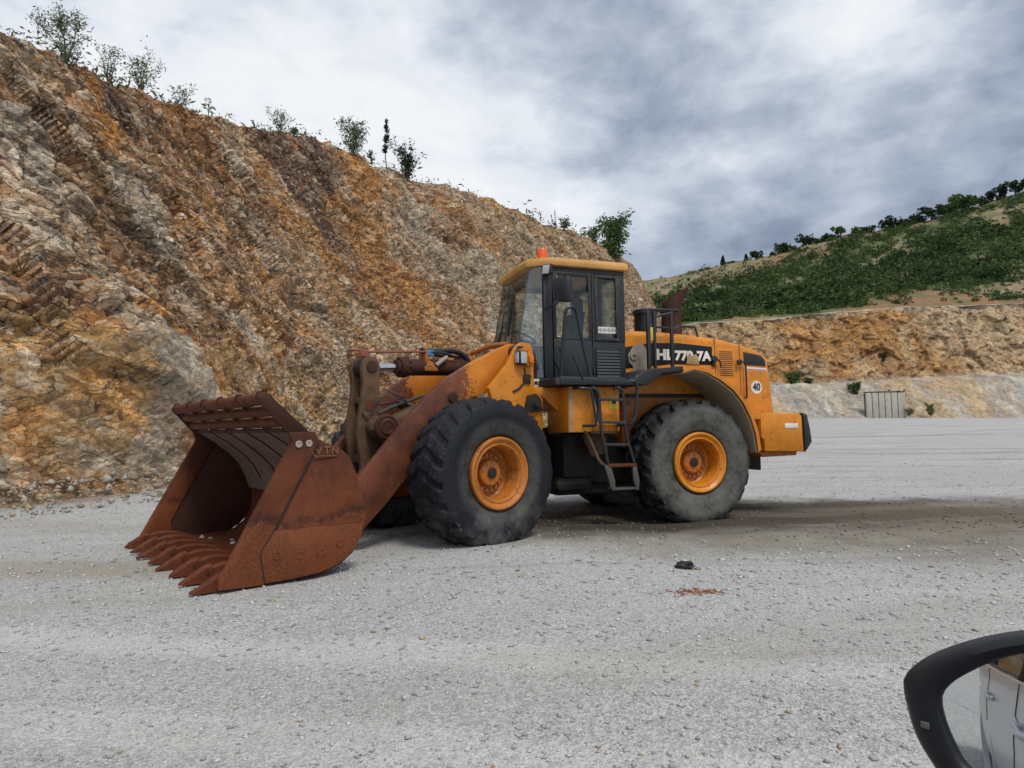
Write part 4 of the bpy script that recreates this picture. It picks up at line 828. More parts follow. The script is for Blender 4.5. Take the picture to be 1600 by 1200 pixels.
for x, z in [(-1.10, 1.62), (-1.42, 1.62), (-1.10, 1.30), (-1.42, 1.30), (-1.74, 1.30)]: m.cyl((x, .64, z), (x, .662, z), .014, seg=6)
m.box(-1.80, -1.05, .647, .657, 1.36, 1.71, .003); m.box(-2.55, -1.80, .62, .657, 1.40, 1.71, .003); m.box(-1.80, -1.05, .647, .655, 1.02, 1.345, .003)
rp('lower_side_panel', m, M_ORD)
m = MB(); m.box(-2.52, -1.04, .60, .675, 1.712, 1.760, .006); rp('black_trim', m, M_BLKD)
m = MB(); m.box(-2.40, -2.0, .656, .662, 1.585, 1.665, .001); rp('yellow_label', m, M_YEL)
# upper rear panel between trim and fender
m = MB(); m.prism([(-1.05, 1.762), (-1.05, 1.86), (-1.32, 1.99), (-1.62, 2.02), (-2.55, 2.0), (-2.60, 1.762)], .60, .690, .006); m.box(-1.803, -1.795, .688, .693, 1.77, 2.0, 0); rp('upper_side_panel', m, M_OR)
# rear mudguards: curved sheet with a lip, underside caked
fo = [(-1.60, 2.06), (-1.78, 2.10), (-2.00, 2.05), (-2.22, 1.945), (-2.42, 1.81), (-2.58, 1.63), (-2.70, 1.42), (-2.78, 1.18), (-2.81, .94)]
for s in (1, -1):
    m = MB(); m.sheet(fo, s * .68, s * 1.40, .028, 3); FE = rp('rear_mudguard', m, M_ORD if s < 0 else M_OR)
    fi = [(x * 1 + (.035 if x < -1.9 else .0), z - .036) for x, z in fo]
    m = MB(); m.sheet(fi, s * .70, s * 1.375, .026, 3); rp('mudguard_underside', m, M_UNDER, FE)
    fl = [(x + .02 + .03 * i / 8, z - .045 + .025 * i / 8) for i, (x, z) in enumerate(fo)]
    m = MB(); pts = fo + fl[::-1]; m.prism(pts, s * 1.402, s * 1.414, 0); rp('mudguard_lip', m, M_OR, FE)
    m = MB(); m.prism([(-2.50, 1.765), (-2.62, 1.50), (-2.62, 1.40), (-2.42, 1.40), (-2.42, 1.765)], s * .66, s * .72, .01); m.tube([(-2.62, s * .75, 1.72), (-2.56, s * .75, 1.50), (-2.63, s * .75, 1.42)], .02, 8); rp('mudguard_bracket', m, M_ORD)
# counterweight and bumper corner
m = MB(); m.prism([(-3.00, 1.10), (-3.00, 1.455), (-3.70, 1.455), (-3.745, 1.42), (-3.755, .885), (-3.05, .905), (-3.05, 1.07)], -1.20, 1.20, .02)
m.box(-3.02, -2.86, .7, 1.19, 1.37, 1.438, .006); CW = rp('counterweight', m, M_OR)
m = MB(); m.box(-3.08, -2.84, .68, 1.10, 1.075, 1.368, .006)
for x in (-2.9, -3.03): m.cyl((x, 1.09, 1.12), (x, 1.112, 1.12), .015, seg=6)
rp('counterweight_bracket', m, M_ORD, CW)
m = MB(); m.prism([(-3.70, 1.452), (-3.745, 1.462), (-3.83, 1.43), (-3.875, 1.22), (-3.90, 1.03), (-3.82, .93), (-3.765, .875), (-3.765, 1.40)], -1.215, 1.215, .015); rp('rear_bumper_guard', m, M_BLKD, CW)
m = MB(); m.box(-3.66, -3.42, 1.198, 1.206, 1.235, 1.305, .001); rp('data_plate', m, M_WHITE, CW)
m = MB(); m.prism([(-3.0, .905), (-3.72, .885), (-3.70, .83), (-3.1, .82)], -1.1, 1.1, .01); rp('counterweight_base', m, M_ORD, CW)
m = MB(); m.prism([(-3.32, .86), (-3.32, .70), (-2.95, .45), (-2.72, .50), (-2.72, .92)], -.55, .55, .02); rp('rear_hitch', m, M_GRIME)
# cab support and side box with the steps
m = MB(); m.prism([(.44, 1.835), (-.08, 1.835), (-.08, 1.51), (.05, 1.51), (.29, 1.725), (.44, 1.75)], .10, .92, .012)
for x, z in [(.05, 1.75), (.05, 1.62)]: m.cyl((x, .91, z), (x, .932, z), .018, seg=6)
rp('cab_support', m, M_OR)
m = MB(); m.hexa([(.085, .60, 1.23), (-.715, .60, 1.23), (-.715, 1.20, 1.23), (.03, 1.20, 1.23), (.075, .60, 1.83), (-.725, .60, 1.83), (-.725, 1.20, 1.83), (.02, 1.20, 1.83)], .018)
for x, z in [(-.02, 1.36), (-.02, 1.78), (-.68, 1.36), (-.68, 1.74)]: m.cyl((x, 1.19, z), (x, 1.214, z), .014, seg=6)
BX = rp('side_box', m, M_OR)
m = MB(); m.box(-.03, .012, 1.198, 1.204, 1.235, 1.825, .001); rp('peeling_edge', m, M_MUD, BX)
m = MB(); m.box(-.69, -.57, 1.199, 1.206, 1.53, 1.69, .001); rp('yellow_label', m, M_YEL, BX)
m = MB(); m.box(-.665, -.605, 1.204, 1.2085, 1.60, 1.66, 0)
rp('label_print', m, M_INK, BX)
m = MB(); m.box(-.70, -.28, 1.05, 1.20, 1.205, 1.345, .02); rp('box_lower_cover', m, M_DUSTY, BX)
# black platform beside the cab
m = MB(); m.prism([(.20, 1.842), (.20, 1.945), (-.72, 1.940), (-.80, 1.885), (-1.05, 2.055), (-1.62, 2.105), (-1.62, 2.030), (-1.30, 2.005), (-1.06, 1.842)], .72, 1.36, .010); PL = rp('platform', m, M_BLK)
m = MB(); m.box(.19, .26, .72, 1.35, 1.842, 1.93, .01); m.bar((.02, 1.362, 2.22), (-.12, 1.362, 1.90), .012, .03, (0, 1, 0)); rp('platform_edge', m, M_BLKD, PL)
# ladder
ly = 1.36
m = MB()
for a in ([(-.20, ly - .06, 1.80), (-.28, ly, 1.80), (-.33, ly, 1.74), (-.362, ly, 1.22), (-.44, ly, .84), (-.455, ly, .80)], [(-.575, ly - .06, 1.80), (-.635, ly, 1.81), (-.685, ly, 1.75), (-.705, ly, 1.33), (-.745, ly, 1.09), (-.835, ly, .80)]): m.tube(a, .022, 10, .05)
LD = rp('ladder', m, M_BLK)
for z, xa, xb in [(1.655, -.33, -.69), (1.36, -.352, -.703), (1.07, -.39, -.75)]:
    m = MB(); m.bar((xa, ly, z), (xb, ly, z - .01), .05, .035, bev=.006); rp('rung', m, M_BLKD, LD)
m = MB(); m.box(-.85, -.44, ly - .16, ly + .03, .775, .815, .006); rp('step', m, M_RUST, LD)
m = MB(); m.prism([(-.38, .81), (-.47, .80), (-.53, .60), (-.53, .50), (-.50, .47), (-.46, .52), (-.44, .62)], ly - .02, ly + .025, .006); rp('step_hanger', m, M_HANG, LD); m = MB(); m.prism([(-.79, .79), (-.85, .78), (-.885, .60), (-.875, .47), (-.84, .47), (-.80, .60)], ly - .02, ly + .025, .006); rp('step_hanger', m, M_HANG, LD)
m = MB(); m.box(-.87, -.50, ly - .16, ly + .02, .480, .505, .004); rp('lowest_step', m, M_HANG, LD)
m = MB(); m.tube([(-.20, 1.18, 1.25), (-.24, 1.22, 1.18), (-.35, 1.28, .87), (-.40, 1.30, .81), (-.47, ly, .78)], .022, 10, .05); m.prism([(-.26, 1.2), (-.62, 1.2), (-.64, .95), (-.40, .90)], .92, 1.0, .01); rp('ladder_brace', m, M_DUSTY, LD)
m = MB(); m.tube([(-.05, 1.22, 1.80), (-.06, 1.34, 1.80), (-.23, 1.36, 1.79), (-.29, 1.36, 1.36), (-.28, 1.36, 1.315), (-.17, 1.22, 1.315)], .018, 10, .05); rp('grab_bar', m, M_BLK)
m = MB(); m.tube([(-.78, 1.34, 1.895), (-.905, 1.36, 1.885), (-.865, 1.37, 1.43), (-.80, 1.36, 1.325), (-.66, 1.22, 1.315)], .022, 10, .06); rp('grab_bar', m, M_BLK)
m = MB(); m.tube([(.115, 1.20, 1.95), (.10, 1.21, 2.2), (.052, 1.22, 2.78), (.02, 1.22, 2.86), (-.06, 1.22, 2.875), (-.11, 1.22, 2.82), (-.19, 1.23, 2.38), (-.29, 1.30, 1.82), (-.335, 1.34, 1.55), (-.32, 1.36, 1.37)], .023, 10, .05); rp('entry_handrail', m, M_BLK)
# hood top: air intake, exhaust, rails
m = MB(); m.lathe([(.0, 0), (.185, 0), (.185, .04), (.172, .05), (.172, .34), (.195, .345), (.195, .40), (.18, .415), (.0, .415)], (0, 0, 0), 36)
for v in m.bm.verts: x, y, z = v.co; v.co = (-1.80 + x, .10 + z, 2.68 + y)
rp('air_precleaner', m, M_BLK)
m = MB(); rings = []
for t_, cx, ww, cz, sl in [(0, -2.268, .168, 2.66, 0), (.3, -2.268, .16, 2.9, 0), (.6, -2.27, .15, 3.08, .01), (.75, -2.285, .165, 3.17, .03), (.9, -2.325, .205, 3.28, .09), (1.0, -2.362, .238, 3.37, .14), (1.0, -2.36, .215, 3.365, .125), (.9, -2.32, .18, 3.26, .08), (.8, -2.27, .12, 3.1, 0)]:
    # the mouth flares to the rear and is cut on the slant
    rings.append([(cx + ww * math.cos(a), .10 + .15 * math.sin(a), cz - sl * math.cos(a)) for a in [k * 2 * PI / 28 for k in range(28)]])
m.ring_sweep(rings); rp('exhaust_stack', m, M_RUSTD, None, 50)
m = MB(); m.box(-1.365, -1.315, .92, .97, 1.98, 2.92, .006); m.box(-1.455, -1.42, .92, .97, 1.98, 2.92, .006); m.tube([(-1.34, .945, 2.90), (-1.34, .945, 2.94), (-1.86, .945, 2.948), (-1.86, .60, 2.94)], .020, 8, .04); m.box(-1.745, -1.70, .92, .96, 2.06, 2.945, .006)
m.tube([(-1.44, .945, 2.84), (-1.74, .945, 2.91)], .018, 8); m.tube([(-1.34, .945, 2.71), (-1.72, .945, 2.68), (-2.05, .62, 2.77), (-2.36, .60, 2.78), (-2.40, .60, 2.60)], .016, 8, .04); rp('hood_rail', m, M_BLK)
m = MB(); m.box(-1.415, -1.37, .93, .955, 2.50, 2.69, .004); rp('rail_plate', m, M_YEL)
# ------------------------------------------------------------------ cab
CAB_LOW = [(-1.07, -.78), (-1.07, .78), (.17, .78), (.56, .58), (.56, -.58), (.17, -.78)]
m = MB(); m.prism(CAB_LOW, 1.835, 1.965, .006, axis='z')
m.prism([(-1.07, 1.966), (.02, 1.966), (.02, 2.49), (-1.07, 2.49)], .70, .765, .004); m.prism([(-1.07, 1.966), (.02, 1.966), (.02, 2.49), (-1.07, 2.49)], -.765, -.70, .004)
m.box(-1.07, -1.0, -.699, .699, 1.966, 2.55, .004)
for s in (1, -1):
    y0, y1 = (.70, .775) if s > 0 else (-.775, -.70)
    m.prism([(.17, 1.966), (.17, 3.50), (.045, 3.50), (.045, 1.966)], y0, y1 + .004 * s, .006)          # front post
    m.box(-.60, -.535, y0, y1, 2.491, 3.44, .004)                                                        # middle post
    m.box(-1.07, -.955, y0, y1, 2.491, 3.44, .006)                                                       # rear post
    m.box(-1.07, .044, y0, y1, 3.441, 3.50, .004)                                                        # roof rail
    m.bar((.285, .575 * s, 3.50), (.555, .575 * s, 1.966), .018, .018, (0, 1, 0), .003)                  # screen corner
m.box(-1.065, -1.0, -.699, .699, 3.43, 3.50, .004); m.box(-1.06, -1.01, -.10, .10, 2.551, 3.429, .004)
m.hexa([(.50, -.58, 2.24), (.515, -.58, 2.24), (.515, .58, 2.24), (.50, .58, 2.24), (.49, -.58, 2.28), (.505, -.58, 2.28), (.505, .58, 2.28), (.49, .58, 2.28)])
CAB = rp('cab', m, M_BLK)
m = MB(); rf = [(-1.10, -.83), (-1.10, .83), (.06, .83), (.36, .62), (.37, 0), (.36, -.62), (.06, -.83)]
def ring(sc_, z, pts=rf): return [(-.37 + (x + .37) * sc_, y * sc_, z + (.008 if x > 0 else -.0)) for x, y in pts]
m.ring_sweep([ring(.97, 3.502), ring(1.0, 3.510), ring(1.012, 3.55), ring(1.0, 3.602), ring(.96, 3.622), ring(.6, 3.655)]); rp('cab_roof', m, M_ROOF, CAB, 50)
def pane(name, P, parent=CAB, th=.006, mat=None):
    a, b, c, d_ = (Vector(p) for p in P); nn = (b - a).cross(d_ - a).normalized() * th; m = MB(); m.hexa([a, b, c, d_, a + nn, b + nn, c + nn, d_ + nn]); return rp(name, m, mat or M_GLASS, parent, None)
pane('windscreen', [(.292, -.565, 3.49), (.552, -.565, 1.975), (.552, .565, 1.975), (.292, .565, 3.49)], mat=M_SCREEN)
for s in (1, -1):
    pane('corner_glass', [(.295, .59 * s, 3.49), (.560, .59 * s, 1.975), (.185, .765 * s, 1.975), (.180, .765 * s, 3.49)], mat=M_SCREEN)
    pane('rear_side_window', [(-.60, .735 * s, 2.50), (-.955, .735 * s, 2.50), (-.955, .735 * s, 3.44), (-.60, .735 * s, 3.44)])
pane('rear_window', [(-1.03, -.69, 2.56), (-1.03, .69, 2.56), (-1.03, .69, 3.43), (-1.03, -.69, 3.43)])
pane('door_glass', [(.04, .745, 2.50), (-.53, .745, 2.50), (-.53, .745, 3.44), (.04, .745, 3.44)])
m = MB(); m.prism([(.03, 2.495), (.035, 2.20), (-.13, 1.93), (-.545, 1.93), (-.545, 2.495)], .772, .788, .004)
m.box(-.01, .036, .776, .792, 2.50, 3.44, .004); m.box(-.545, -.50, .776, .792, 2.50, 3.44, .004); m.box(-.50, -.01, .776, .792, 3.40, 3.44, .004); m.box(-.50, -.01, .776, .792, 2.50, 2.53, .004); DR = rp('cab_door', m, M_BLK, CAB)
m = MB(); m.box(-.56, -.552, .770, .794, 1.95, 3.44, 0); m.box(-.545, -.1, .786, .790, 2.440, 2.446, 0); m.box(-.96, -.60, .776, .784, 2.50, 2.54, .003); m.box(-.96, -.60, .776, .784, 3.39, 3.43, .003); m.box(-.64, -.605, .776, .784, 2.541, 3.389, .003); m.box(-.96, -.93, .776, .784, 2.541, 3.389, .003); rp('window_frame', m, M_BLKD, CAB)
m = MB(); m.cyl((-.06, .785, 2.38), (-.06, .81, 2.38), .022, seg=14, bev=.004); m.box(-.13, -.03, .785, .798, 2.34, 2.41, .006); rp('door_handle', m, M_BLKD, CAB)
for z in (2.07, 2.62, 2.90, 3.30):
    m = MB(); m.box(-.565, -.545, .79, .806, z - .04, z + .04, .003); rp('hinge', m, M_BLKD, CAB)
m = MB()
for k in range(9):
    z = 1.99 + k * .043; m.hexa([(-.62, .766, z), (-.98, .766, z), (-.98, .786, z), (-.62, .786, z), (-.62, .766, z + .02), (-.98, .766, z + .02), (-.98, .774, z + .026), (-.62, .774, z + .026)])
m.box(-1.0, -.985, .764, .784, 1.97, 2.40, .002); m.box(-.615, -.60, .764, .784, 1.97, 2.40, .002); rp('louvre', m, M_BLK, CAB)
m = MB(); m.box(-.955, -.62, .745, .75, 2.61, 2.70, .0); rp('window_notice', m, M_WHITE, CAB)
m = MB()
for k in range(14):
    a = -.64 - k * .022; m.box(a - .010 - .004 * (k % 3), a, .7505, .7525, 2.63 + .012 * (k % 2), 2.665 + .01 * (k % 3), 0)
rp('notice_print', m, plain('faded_print', (.25, .25, .27), .7), CAB)
m = MB(); m.hexa([(.245, .752, 1.85), (.345, .70, 1.85), (.347, .704, 1.85), (.247, .756, 1.85), (.245, .752, 1.96), (.345, .70, 1.96), (.347, .704, 1.96), (.247, .756, 1.96)]); rp('door_sticker', m, M_WHITE, CAB)
m = MB(); m.hexa([(.265, .7455, 1.88), (.305, .725, 1.88), (.308, .729, 1.88), (.268, .7495, 1.88), (.265, .7455, 1.925), (.305, .725, 1.925), (.308, .729, 1.925), (.268, .7495, 1.925)]); rp('sticker_print', m, M_INK, CAB)
m = MB(); m.lathe([(.0, 0), (.085, 0), (.085, .03), (.075, .04), (.070, .15), (.06, .17), (0, .172)], (0, 0, 0), 28)
for v in m.bm.verts: x, y, z = v.co; v.co = (.06 + x, .48 + z, 3.655 + y)
rp('beacon', m, M_REDOR, CAB)
m = MB(); m.lathe([(.0, 0), (.06, 0), (.06, .03), (0, .03)], (0, 0, 0), 20)
for v in m.bm.verts: x, y, z = v.co; v.co = (.06 + x, .48 + z, 3.627 + y)
rp('beacon_foot', m, M_BLK, CAB)
m = MB(); m.hexa([(.20, .80, 3.37), (.10, .88, 3.37), (.08, .86, 3.37), (.16, .77, 3.37), (.18, .80, 3.52), (.08, .88, 3.52), (.05, .86, 3.52), (.13, .77, 3.52)], .01); rp('work_lamp', m, M_BLK, CAB)
m = MB(); m.hexa([(.198, .806, 3.385), (.125, .866, 3.385), (.130, .872, 3.385), (.203, .812, 3.385), (.182, .806, 3.505), (.108, .866, 3.505), (.113, .872, 3.505), (.187, .812, 3.505)], .003); rp('work_lamp_lens', m, M_LENS, CAB)
m = MB(); m.hexa([(.10, .96, 2.98), (-.04, 1.15, 2.95), (-.13, 1.13, 2.95), (-.00, .95, 2.98), (.12, .96, 3.30), (-.03, 1.15, 3.32), (-.12, 1.12, 3.30), (.02, .95, 3.28)], .03); m.tube([(.15, .77, 2.92), (.12, .90, 2.93), (.06, 1.0, 2.95), (.05, 1.02, 3.12)], .013, 8, .03); m.tube([(.15, .77, 3.42), (.08, .95, 3.38), (.05, 1.02, 3.25)], .012, 8, .03); rp('side_mirror', m, M_BLK, CAB)
m = MB(); m.tube([(.555, .12, 2.26), (.47, .10, 2.75), (.415, .04, 3.06)], .012, 6); m.bar((.448, .06, 2.62), (.355, .02, 3.25), .012, .02, (1, 0, 0)); m.tube([(.558, -.22, 2.26), (.49, -.20, 2.65), (.46, -.12, 2.80)], .010, 6); m.bar((.53, -.16, 2.35), (.42, -.18, 3.0), .012, .02, (1, 0, 0)); rp('wiper', m, M_BLK, CAB)
m = MB(); m.box(-.55, -.05, -.26, .26, 2.15, 2.36, .04); m.hexa([(-.62, -.25, 2.36), (-.45, -.25, 2.36), (-.45, .25, 2.36), (-.62, .25, 2.36), (-.74, -.22, 3.02), (-.60, -.22, 3.02), (-.60, .22, 3.02), (-.74, .22, 3.02)], .04); m.box(-.74, -.63, -.13, .13, 3.03, 3.22, .03); m.box(-.45, -.05, .30, .40, 2.45, 2.52, .02); m.box(-.45, .0, -.44, -.30, 2.2, 2.55, .03); m.box(-.5, -.1, -.2, .2, 1.966, 2.149, .01); rp('seat', m, M_SEAT, CAB)
m = MB(); rings = []
cW, ax = Vector((.20, 0, 2.62)), Vector((-.45, 0, 1)).normalized(); e1 = ax.orthogonal().normalized(); e2 = ax.cross(e1)
R_ = []
for k in range(32):
    a = 2 * PI * k / 32; ce = cW + (e1 * math.cos(a) + e2 * math.sin(a)) * .205; dr = (e1 * math.cos(a) + e2 * math.sin(a)); R_.append([ce + dr * .015 * math.cos(b) + ax * .015 * math.sin(b) for b in [2 * PI * q / 8 for q in range(8)]])
m.ring_sweep(R_, closed=True)
for a in (0, 2.1, 4.2): m.tube([cW - ax * .04, cW + (e1 * math.cos(a) + e2 * math.sin(a)) * .20], .011, 6)
m.cyl(cW - ax * .04, cW - ax * .6, .035, .06, 12); m.box(.24, .44, -.22, .22, 1.966, 2.30, .04); m.hexa([(.30, -.42, 2.25), (.45, -.42, 2.25), (.45, .42, 2.25), (.30, .42, 2.25), (.22, -.2, 2.46), (.38, -.2, 2.46), (.38, .2, 2.46), (.22, .2, 2.46)], .02); rp('steering_wheel', m, M_SEAT, CAB)
# exhaust of the day: a pale rag / shelf seen through the door glass
m = MB(); m.box(-.48, .02, -.695, -.42, 2.44, 2.50, .02); rp('side_console', m, worn('grey_console', (.30, .31, .32), .7, bump=.03), CAB)

# ------------------------------------------------------------------ front half
fxl = WB / 2
m = MB(); m.cyl((fxl, -1.0, .796), (fxl, 1.0, .796), .15, seg=20); m.cyl((fxl, -.30, .796), (fxl, .30, .796), .30, seg=24, bev=.08); m.cyl((fxl, .8, .796), (fxl, 1.1, .796), .2, .24, seg=24); fp('front_axle', m, M_GRIME)
m = MB(); m.prism([(.12, .55), (.35, .46), (1.2, .55), (2.25, .62), (2.35, .95), (1.9, 1.30), (.9, 1.42), (.25, 1.30)], -.46, .46, .03); fp('front_frame', m, M_GRIME)
tw = [(.955, 2.405), (.80, 2.395), (.765, 2.33), (.745, 1.80), (.60, 1.68), (.61, 1.25), (1.30, 1.25), (1.50, 1.80), (1.18, 2.12), (1.06, 2.32)]
for s in (1, -1):
    m = MB(); m.prism(tw, s * .73, s * .80, .010)
    m.prism([(.62, 1.20), (.74, 1.25), (.86, 2.2), (.80, 2.36), (.76, 2.3), (.745, 1.8), (.62, 1.66)], s * .47, s * .729, .008)
    for x, z in [(.80, 1.98), (.86, 2.30), (.83, 1.90)]: m.cyl((x, s * .80, z), (x, s * .816, z), .016, seg=8)
    TWR = fp('loader_tower', m, M_ORD if s < 0 else M_OR)
    m = MB(); m.lathe([(.115, 0), (.115, .05), (.09, .06), (.075, .055), (.06, .08), (.045, .08), (.04, .10), (0, .10)], (0, 0, 0), 28); m.prism([(-.16, -.10), (.16, -.12), (.10, .10), (-.04, .13)], -.01, .045, .01)
    for v in m.bm.verts: v.co = (.785 + v.co.x, s * (.80 + v.co.y), 1.615 + v.co.z)
    bmesh.ops.recalc_face_normals(m.bm, faces=m.bm.faces[:]); m.build('steering_pin_boss', M_GRIME, TWR)
    m = MB(); m.box(.945, 1.075, s * .80, s * .90, 2.105, 2.285, .02); m.tube([(.95, s * .79, 2.34), (1.06, s * .84, 2.335), (1.10, s * .86, 2.25)], .012, 6, .02); m.build('lamp_housing', M_BLKD, TWR)
    m = MB(); m.box(1.076, 1.098, s * .815, s * .887, 2.125, 2.265, .01); m.prism([(.965, 2.12), (1.06, 2.12), (1.06, 2.27), (.965, 2.27)], s * .901, s * .909, .004); m.build('headlight', M_LENS, TWR)
    m = MB(); m.box(.835, .938, s * .80, s * .885, 2.095, 2.255, .012); m.build('lamp_bracket', M_OR, TWR)
    m = MB(); m.prism([(.85, 2.125), (.925, 2.125), (.925, 2.225), (.85, 2.225)], s * .886, s * .925, .015); m.box(.836, .812, s * .815, s * .88, 2.12, 2.23, .01); m.build('turn_signal', M_AMBER, TWR)
    m = MB(); m.tube([(.92, s * .80, 2.08), (.91, s * .812, 2.0), (.93, s * .815, 1.88)], .010, 6); m.tube([(.95, s * .805, 1.86), (1.02, s * .81, 1.80), (1.12, s * .812, 1.76)], .014, 6); m.box(.83, .95, s * .80, s * .83, 1.87, 1.99, .02); m.build('lamp_wiring', M_GRIME, TWR)
m = MB(); m.box(.80, 1.02, -.729, .729, 2.06, 2.20, .02); m.box(1.03, 1.22, -.15, .15, 1.95, 2.22, .02); m.tube([(.95, -.3, 2.36), (.97, .2, 2.42), (1.0, .55, 2.40)], .035, 8, .05); fp('tower_crossmember', m, M_ORD)
# boom arms
armp = [(.93, 2.375), (1.02, 2.395), (1.22, 2.318), (1.62, 2.13), (2.01, 1.918), (2.30, 1.69), (2.55, 1.455), (2.88, 1.105), (3.10, .87), (3.36, .60), (3.43, .45), (3.38, .30), (3.24, .22), (3.10, .26), (2.85, .49), (2.55, .80), (2.28, 1.16), (2.02, 1.455), (1.80, 1.60), (1.63, 1.69), (1.28, 1.80), (1.0, 2.10), (.90, 2.25)]
for s in (1, -1):
    m = MB(); m.prism(armp, s * .56, s * .665, .012); AR = fp('boom_arm', m, M_ARM)
    m = MB(); m.cyl((3.25, s * .53, .43), (3.25, s * .71, .43), .115, seg=24, bev=.012); m.cyl((.985, s * .52, 2.28), (.985, s * .70, 2.28), .09, seg=24, bev=.01); m.cyl((1.95, s * .53, 1.68), (1.95, s * .69, 1.68), .07, seg=20, bev=.01); m.build('arm_pin', M_RUSTD, AR)
m = MB(); m.cyl((2.50, -.559, 1.20), (2.50, .559, 1.20), .155, seg=24); m.prism([(2.35, 1.05), (2.62, 1.10), (2.86, 1.30), (2.80, 1.46), (2.60, 1.44), (2.38, 1.34)], -.42, -.20, .02); m.prism([(2.35, 1.05), (2.62, 1.10), (2.86, 1.30), (2.80, 1.46), (2.60, 1.44), (2.38, 1.34)], .20, .42, .02); m.prism([(1.9, 1.36), (2.4, 1.30), (2.42, 1.42), (1.95, 1.62)], -.30, .30, .02); fp('boom_crosstube', m, M_DUSTY)
m = MB(); m.tube([(2.75, .30, 1.50), (2.45, .32, 1.62), (2.1, .28, 1.72)], .02, 6); m.tube([(2.62, .1, 1.60), (2.40, .35, 1.66)], .012, 6); m.tube([(2.66, .30, 1.78), (2.5, .40, 1.70)], .010, 6); fp('grease_line', m, M_BLKD)
# bell crank: two curved plates
bcp = [(2.70, 2.17), (2.80, 2.185), (2.88, 2.12), (2.895, 2.0), (2.875, 1.85), (2.90, 1.62), (2.945, 1.40), (2.955, 1.22), (2.92, 1.02), (2.90, .85), (2.96, .70), (2.90, .60), (2.80, .62), (2.745, .78), (2.70, 1.0), (2.62, 1.22), (2.60, 1.40), (2.66, 1.62), (2.665, 1.90), (2.645, 2.05)]
m = MB(); m.prism(bcp, .10, .175, .014); m.prism(bcp, -.175, -.10, .014); m.cyl((2.72, -.30, 1.335), (2.72, .30, 1.335), .135, seg=28, bev=.015); m.prism([(2.68, 1.70), (2.86, 1.70), (2.86, 1.62), (2.70, 1.55)], -.099, .099, .01); m.prism([(2.68, 1.05), (2.88, 1.0), (2.88, .92), (2.72, .95)], -.099, .099, .01); BCK = fp('bell_crank', m, M_DUSTY)
m = MB(); m.cyl((2.765, -.19, 2.055), (2.765, .19, 2.055), .075, seg=20, bev=.01); m.build('crank_pin', M_RUSTD, BCK); m = MB(); m.cyl((2.88, -.22, .70), (2.88, .22, .70), .07, seg=20, bev=.01); m.build('crank_pin', M_RUSTD, BCK); m = MB(); m.lathe([(.15, 0), (.15, .03), (.125, .045), (.11, .035), (.095, .05), (.07, .055), (.06, .045), (0, .045)], (2.72, .425, 1.335), 32); m.build('pivot_boss', M_RUSTD, BCK)
m = MB(); m.prism([(2.74, 1.52), (2.85, 1.54), (2.84, 1.66), (2.74, 1.68)], .176, .182, .002); m.build('bare_patch', M_RUST, BCK)
m = MB(); m.tube([(2.90, .19, 1.50), (2.82, .20, 1.42), (2.72, .21, 1.66), (2.60, .22, 1.72), (2.48, .30, 1.64)], .009, 6, .06); m.build('lube_hose', M_BLKD, BCK)
# tilt cylinder
m = MB(); m.cyl((1.40, 0, 2.115), (2.20, 0, 2.085), .105, seg=28); m.cyl((2.20, 0, 2.085), (2.31, 0, 2.081), .128, seg=28, bev=.015); m.cyl((2.31, 0, 2.081), (2.345, 0, 2.08), .09, seg=24); m.cyl((1.34, 0, 2.118), (1.40, 0, 2.115), .118, seg=24, bev=.01); m.box(1.18, 1.36, -.10, .10, 2.02, 2.21, .03)
for k in range(10):
    a = k * PI / 5; m.cyl((2.18, .115 * math.cos(a), 2.085 + .115 * math.sin(a)), (2.225, .115 * math.cos(a), 2.085 + .115 * math.sin(a)), .014, seg=6)
TC = fp('tilt_cylinder', m, M_RUSTD)
m = MB(); m.cyl((2.34, 0, 2.081), (2.70, 0, 2.060), .045, seg=20); m.build('cylinder_rod', M_CHROME, TC)
m = MB(); m.cyl((2.64, 0, 2.065), (2.68, 0, 2.062), .07, seg=20, bev=.01); m.cyl((2.765, -.095, 2.055), (2.765, .095, 2.055), .115, seg=24, bev=.01); m.build('rod_eye', M_GRIME, TC)
m = MB(); m.tube([(1.98, .02, 2.315), (1.75, .03, 2.31), (1.55, .04, 2.335), (1.38, .05, 2.31), (1.27, .06, 2.22), (1.22, .08, 2.10)], .035, 10, .12); m.tube([(1.95, -.05, 2.28), (1.6, -.06, 2.27), (1.2, -.06, 2.28)], .02, 8); m.tube([(1.98, .06, 2.29), (1.70, .10, 2.29), (1.5, .12, 2.24)], .018, 8, .05); m.build('cylinder_hose', M_HOSE, TC)
m = MB(); m.prism([(1.93, 2.32), (1.83, 2.32), (1.83, 2.24), (1.93, 2.24)], .02, .09, .006); m.build('hose_clamp', M_BLUE, TC)
m = MB(); m.box(1.93, 1.96, .0, .09, 2.10, 2.34, .004); m.box(1.93, 1.975, -.06, .0, 2.20, 2.345, .004); m.box(1.80, 1.99, .095, .125, 2.04, 2.10, .008); m.prism([(1.99, 2.05), (1.80, 2.05), (1.88, 2.16), (1.95, 2.18)], .105, .13, .006); m.build('hose_bracket', M_ORD, TC)
m = MB(); m.tube([(1.82, .12, 2.12), (1.72, .14, 2.20), (1.66, .13, 2.23)], .028, 8, .03); m.build('position_sensor', M_DUSTYLENS, TC)
m = MB(); m.tube([(2.86, .08, 2.235), (2.40, .08, 2.262), (1.95, .08, 2.29)], .014, 8); m.tube([(2.90, -.12, 2.275), (2.78, -.12, 2.28)], .012, 6); m.prism([(2.76, 2.17), (2.88, 2.17), (2.86, 2.26), (2.79, 2.26)], .02, .12, .008); fp('level_rod', m, worn('red_oxide_rod', (.26, .07, .04), .7, bump=.1))
